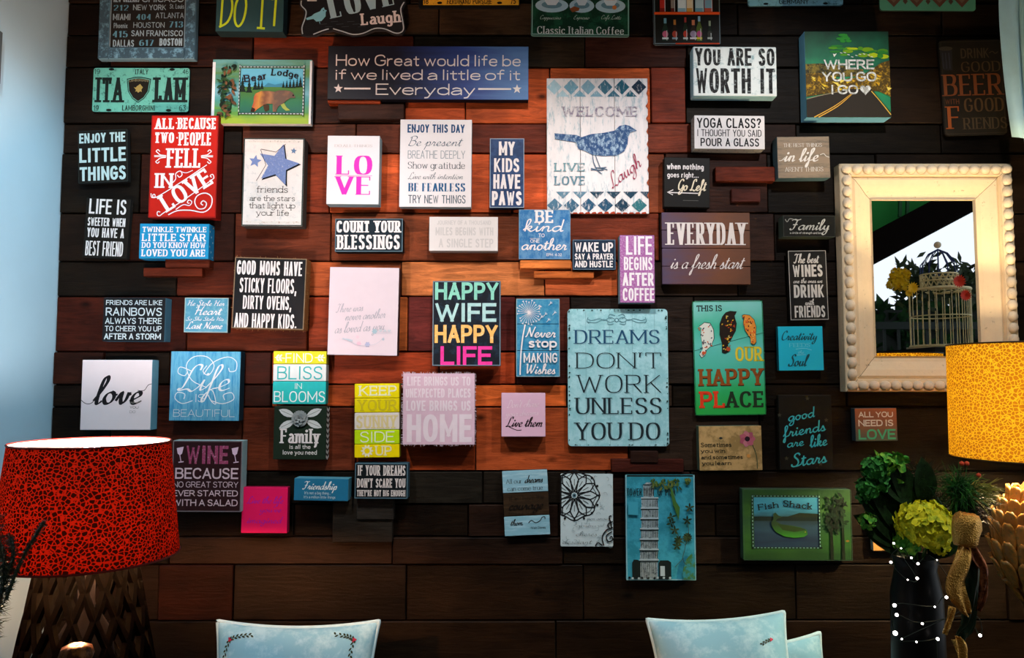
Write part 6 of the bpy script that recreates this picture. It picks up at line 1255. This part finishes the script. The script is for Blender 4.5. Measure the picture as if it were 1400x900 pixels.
# ---------------------------------------------------------------- the terrace seen in the mirror (built where it stands, behind the camera)
def Rf(px, py, d):
    p = P(px, py, d - .032); p.y = -d; return p
def beam(bm, a, b, w, h):
    d = (b-a).normalized(); s_ = d.cross(Vector((0, 0, 1))).normalized()*w/2; u = s_.cross(d).normalized()*h/2
    v = [bm.verts.new(p + s_*i + u*j) for p in (a, b) for i, j in ((-1, -1), (1, -1), (1, 1), (-1, 1))]
    for q in ((0, 1, 2, 3), (7, 6, 5, 4), (0, 4, 5, 1), (1, 5, 6, 2), (2, 6, 7, 3), (3, 7, 4, 0)): bm.faces.new([v[i] for i in q])
root = empty('awning', Rf(1250, 250, 2.9), 'green canvas awning with a dark beam over the terrace, seen in the mirror', 'awning'); B = root.location
bm = bmesh.new(); beam(bm, Rf(1100, 389, 2.9)-B, Rf(1460, 198, 2.9)-B, .10, .20); frombm('beam', bm, root, [paint('0a0706', .9, spec=0)])
v = [Rf(1100, 370, 2.97)-B, Rf(1460, 178, 2.97)-B, Rf(1460, 110, 4.2)-B, Rf(1100, 290, 4.2)-B]
a0 = [Rf(1060, 402, 3.0)-B, Rf(1480, 180, 3.0)-B, Rf(1480, -60, 3.0)-B, Rf(1060, 180, 3.0)-B]
pyd('canopy', [p + Vector((0, -.01, 0)) for p in a0] + [p + Vector((0, -.03, 0)) for p in a0], [(0, 1, 2, 3), (7, 6, 5, 4), (0, 4, 5, 1), (1, 5, 6, 2), (2, 6, 7, 3), (3, 7, 4, 0)], root, [translucent('2f7a3c', .5)])
bm = bmesh.new()
for px in (1232, 1242): beam(bm, Rf(px, 230, 2.94)-B, Rf(px-2, 297, 2.94)-B, .02, .02)
frombm('canopy_seam', bm, root, [paint('123a1c')])
cgd = 1.3; cb = Rf(1287, 474, cgd)
root = empty('bird_cage', cb, 'cream wire birdcage with flowers on the terrace table, seen in the mirror', 'birdcage')
z_ = lambda py: Rf(1287, py, cgd).z - cb.z
rC = Rf(1324, 430, cgd).x - Rf(1287, 430, cgd).x; cg = paint('d8c898', .5); bm = bmesh.new()
for k in range(26): a_ = 2*pi*k/26; tube(bm, [(rC*cos(a_), rC*sin(a_), 0), (rC*cos(a_), rC*sin(a_), z_(397))], .0022, 4)
frombm('bars', bm, root, [cg]); 
for zz, r_ in ((0, .008), (z_(433), .003), (z_(397), .007)): bm = bmesh.new(); tube(bm, [(rC*cos(2*pi*k/40), rC*sin(2*pi*k/40), zz) for k in range(40)], r_, 6, True); frombm('ring', bm, root, [cg])
bm = bmesh.new(); rc = rC*.62
for k in range(20): a_ = 2*pi*k/20; b_ = 2*pi*(k+1)/20; tube(bm, [(rc*cos(a_), rc*sin(a_), z_(393)), (rc*cos(b_), rc*sin(b_), z_(377))], .003, 4); tube(bm, [(rc*cos(b_), rc*sin(b_), z_(393)), (rc*cos(a_), rc*sin(a_), z_(377))], .003, 4)
for py in (394, 385, 376): tube(bm, [(rc*cos(2*pi*k/30), rc*sin(2*pi*k/30), z_(py)) for k in range(30)], .004, 5, True)
for k in range(24): a_ = 2*pi*k/24; tube(bm, [(rC*cos(a_), rC*sin(a_), z_(397)), (rc*cos(a_), rc*sin(a_), z_(394))], .002, 4)
frombm('crown', bm, root, [cg]); bm = bmesh.new()
for k in range(12):
    a_ = 2*pi*k/12; tube(bm, [(rc*cos(a_), rc*sin(a_), z_(377)), (rc*.95*cos(a_), rc*.95*sin(a_), z_(362)), (rc*.5*cos(a_), rc*.5*sin(a_), z_(347)), (0, 0, z_(341))], .003, 4)
frombm('dome_wires', bm, root, [paint('1c2a5c')]); bm = bmesh.new(); bmesh.ops.create_uvsphere(bm, u_segments=12, v_segments=8, radius=.017); frombm('finial', bm, root, [paint('c8b89c', .4)], True, (0, 0, z_(335)))
bm = bmesh.new(); lathe(bm, [(0, -.012), (rC+.02, -.012), (rC+.02, -.004), (0, -.002)], n=36); frombm('tray', bm, root, [cg])
def rflower(px, py, d, r, m, n, name='flower'):
    c = Rf(px, py, d); v = []; f = []; vw = Vector((0, 1, 0))
    for k in range(n):
        a_ = 2*pi*k/n; dr = Vector((cos(a_), .35, sin(a_))); sd = Vector((-sin(a_), 0, cos(a_))); b0 = len(v); v += [c, c+dr*r*.6+sd*r*.16, c+dr*r, c+dr*r*.6-sd*r*.16]; f.append((b0, b0+1, b0+2, b0+3))
    o = pyd(name, [q-cb for q in v], f, root, [m])
yl = paint('e8b820', .5); rd = paint('d83a24', .5)
for px, py, r in ((1247, 394, 9), (1242, 401, 6)): rflower(px, py, 1.12, r*.0033, yl, 14)
for px, py, r in ((1310, 385, 10), (1319, 404, 9)): rflower(px, py, 1.12, r*.0033, rd, 16)
for px, py, r in ((1226, 376, .022), (1222, 388, .024), (1236, 376, .02), (1232, 388, .026), (1228, 381, .024)):
    petal_ball(Rf(px, py, 1.2) - cb, r, 1, 14, .02, 'yellow_rose', root, paint('c8a818', .5))
darkl = paint('182214', .5, '2c3c1c', .3, .2, 20)
v = []; f = []
for k in range(500):
    c = Rf(rr.uniform(1225, 1345), rr.gauss(380, 13) + (12 if k % 3 else 0), rr.uniform(1.35, 1.7)); a_ = Vector((rr.gauss(0, 1), rr.gauss(0, .5), rr.gauss(0, 1))).normalized()*.035; s_ = a_.cross(Vector((0, 1, .2))).normalized()*.011
    n = len(v); v += [c-a_-cb, c+s_-cb, c+a_-cb, c-s_-cb]; f.append((n, n+1, n+2, n+3))
o = pyd('greenery', v, f, root, [darkl]); o['kind'] = 'stuff'
tb = cb.z - .013
root = empty('terrace_table', (cb.x+.05, cb.y-.1, -.02), 'dark table under the birdcage on the terrace, seen in the mirror', 'table')
bm = bmesh.new(); box(bm, -.22, .6, -.35, .35, tb-.02, tb+.02); frombm('table_top', bm, root, [paint('1a1a18')])
for sx, sy_ in ((-.17, -.3), (.55, -.3), (-.17, .3), (.55, .3)): bm = bmesh.new(); box(bm, sx-.02, sx+.02, sy_-.02, sy_+.02, 0, tb-.02); frombm('leg', bm, root, [paint('1a1a18')])
root = empty('railing', (3.2, -2.9, -.02), 'dark metal railing behind the birdcage, seen in the mirror', 'railing')
m_ = paint('141c18'); bm = bmesh.new(); beam(bm, Vector((-1.6, 0, 1.9)), Vector((1.4, 0, 1.9)), .05, .05); frombm('rail', bm, root, [m_]); bm = bmesh.new(); beam(bm, Vector((-1.6, 0, .1)), Vector((1.4, 0, .1)), .05, .05); frombm('rail', bm, root, [m_])
b1 = None
for k in range(31):
    if b1 is None: bm = bmesh.new(); box(bm, -.008, .008, -.008, .008, .1, 1.9); b1 = frombm('bar', bm, root, [m_]); o = b1
    else: o = b1.copy(); COL.objects.link(o); o.parent = root
    o.location = (-1.6 + k*.1, 0, 0)
root = empty('hedge', (3.8, -4.6, -.02), 'dense dark green hedge at the back of the terrace, seen in the mirror', 'hedge'); B = root.location
v = []; f = []
for k in range(9000):
    x = rr.uniform(-1.3, 2.6); z = rr.uniform(0, 2.32 + .12*sin(x*3) + .08*sin(x*7)); c = Vector((x, rr.uniform(-.3, .3), z)); a_ = Vector((rr.gauss(0, 1), rr.gauss(0, .6), rr.gauss(0, 1))).normalized()*.09; s_ = a_.cross(Vector((0, 1, .2))).normalized()*.035
    n = len(v); v += [c-a_, c+s_, c+a_, c-s_]; f.append((n, n+1, n+2, n+3))
o = pyd('foliage', v, f, root, [paint('0e1c10', .6, '1a3018', .3, .2, 3, spec=0)]); o['kind'] = 'stuff'
bm = bmesh.new(); box(bm, -1.3, 2.6, -.2, .2, 0, 2.15); frombm('inner_growth', bm, root, [paint('0c140c')])
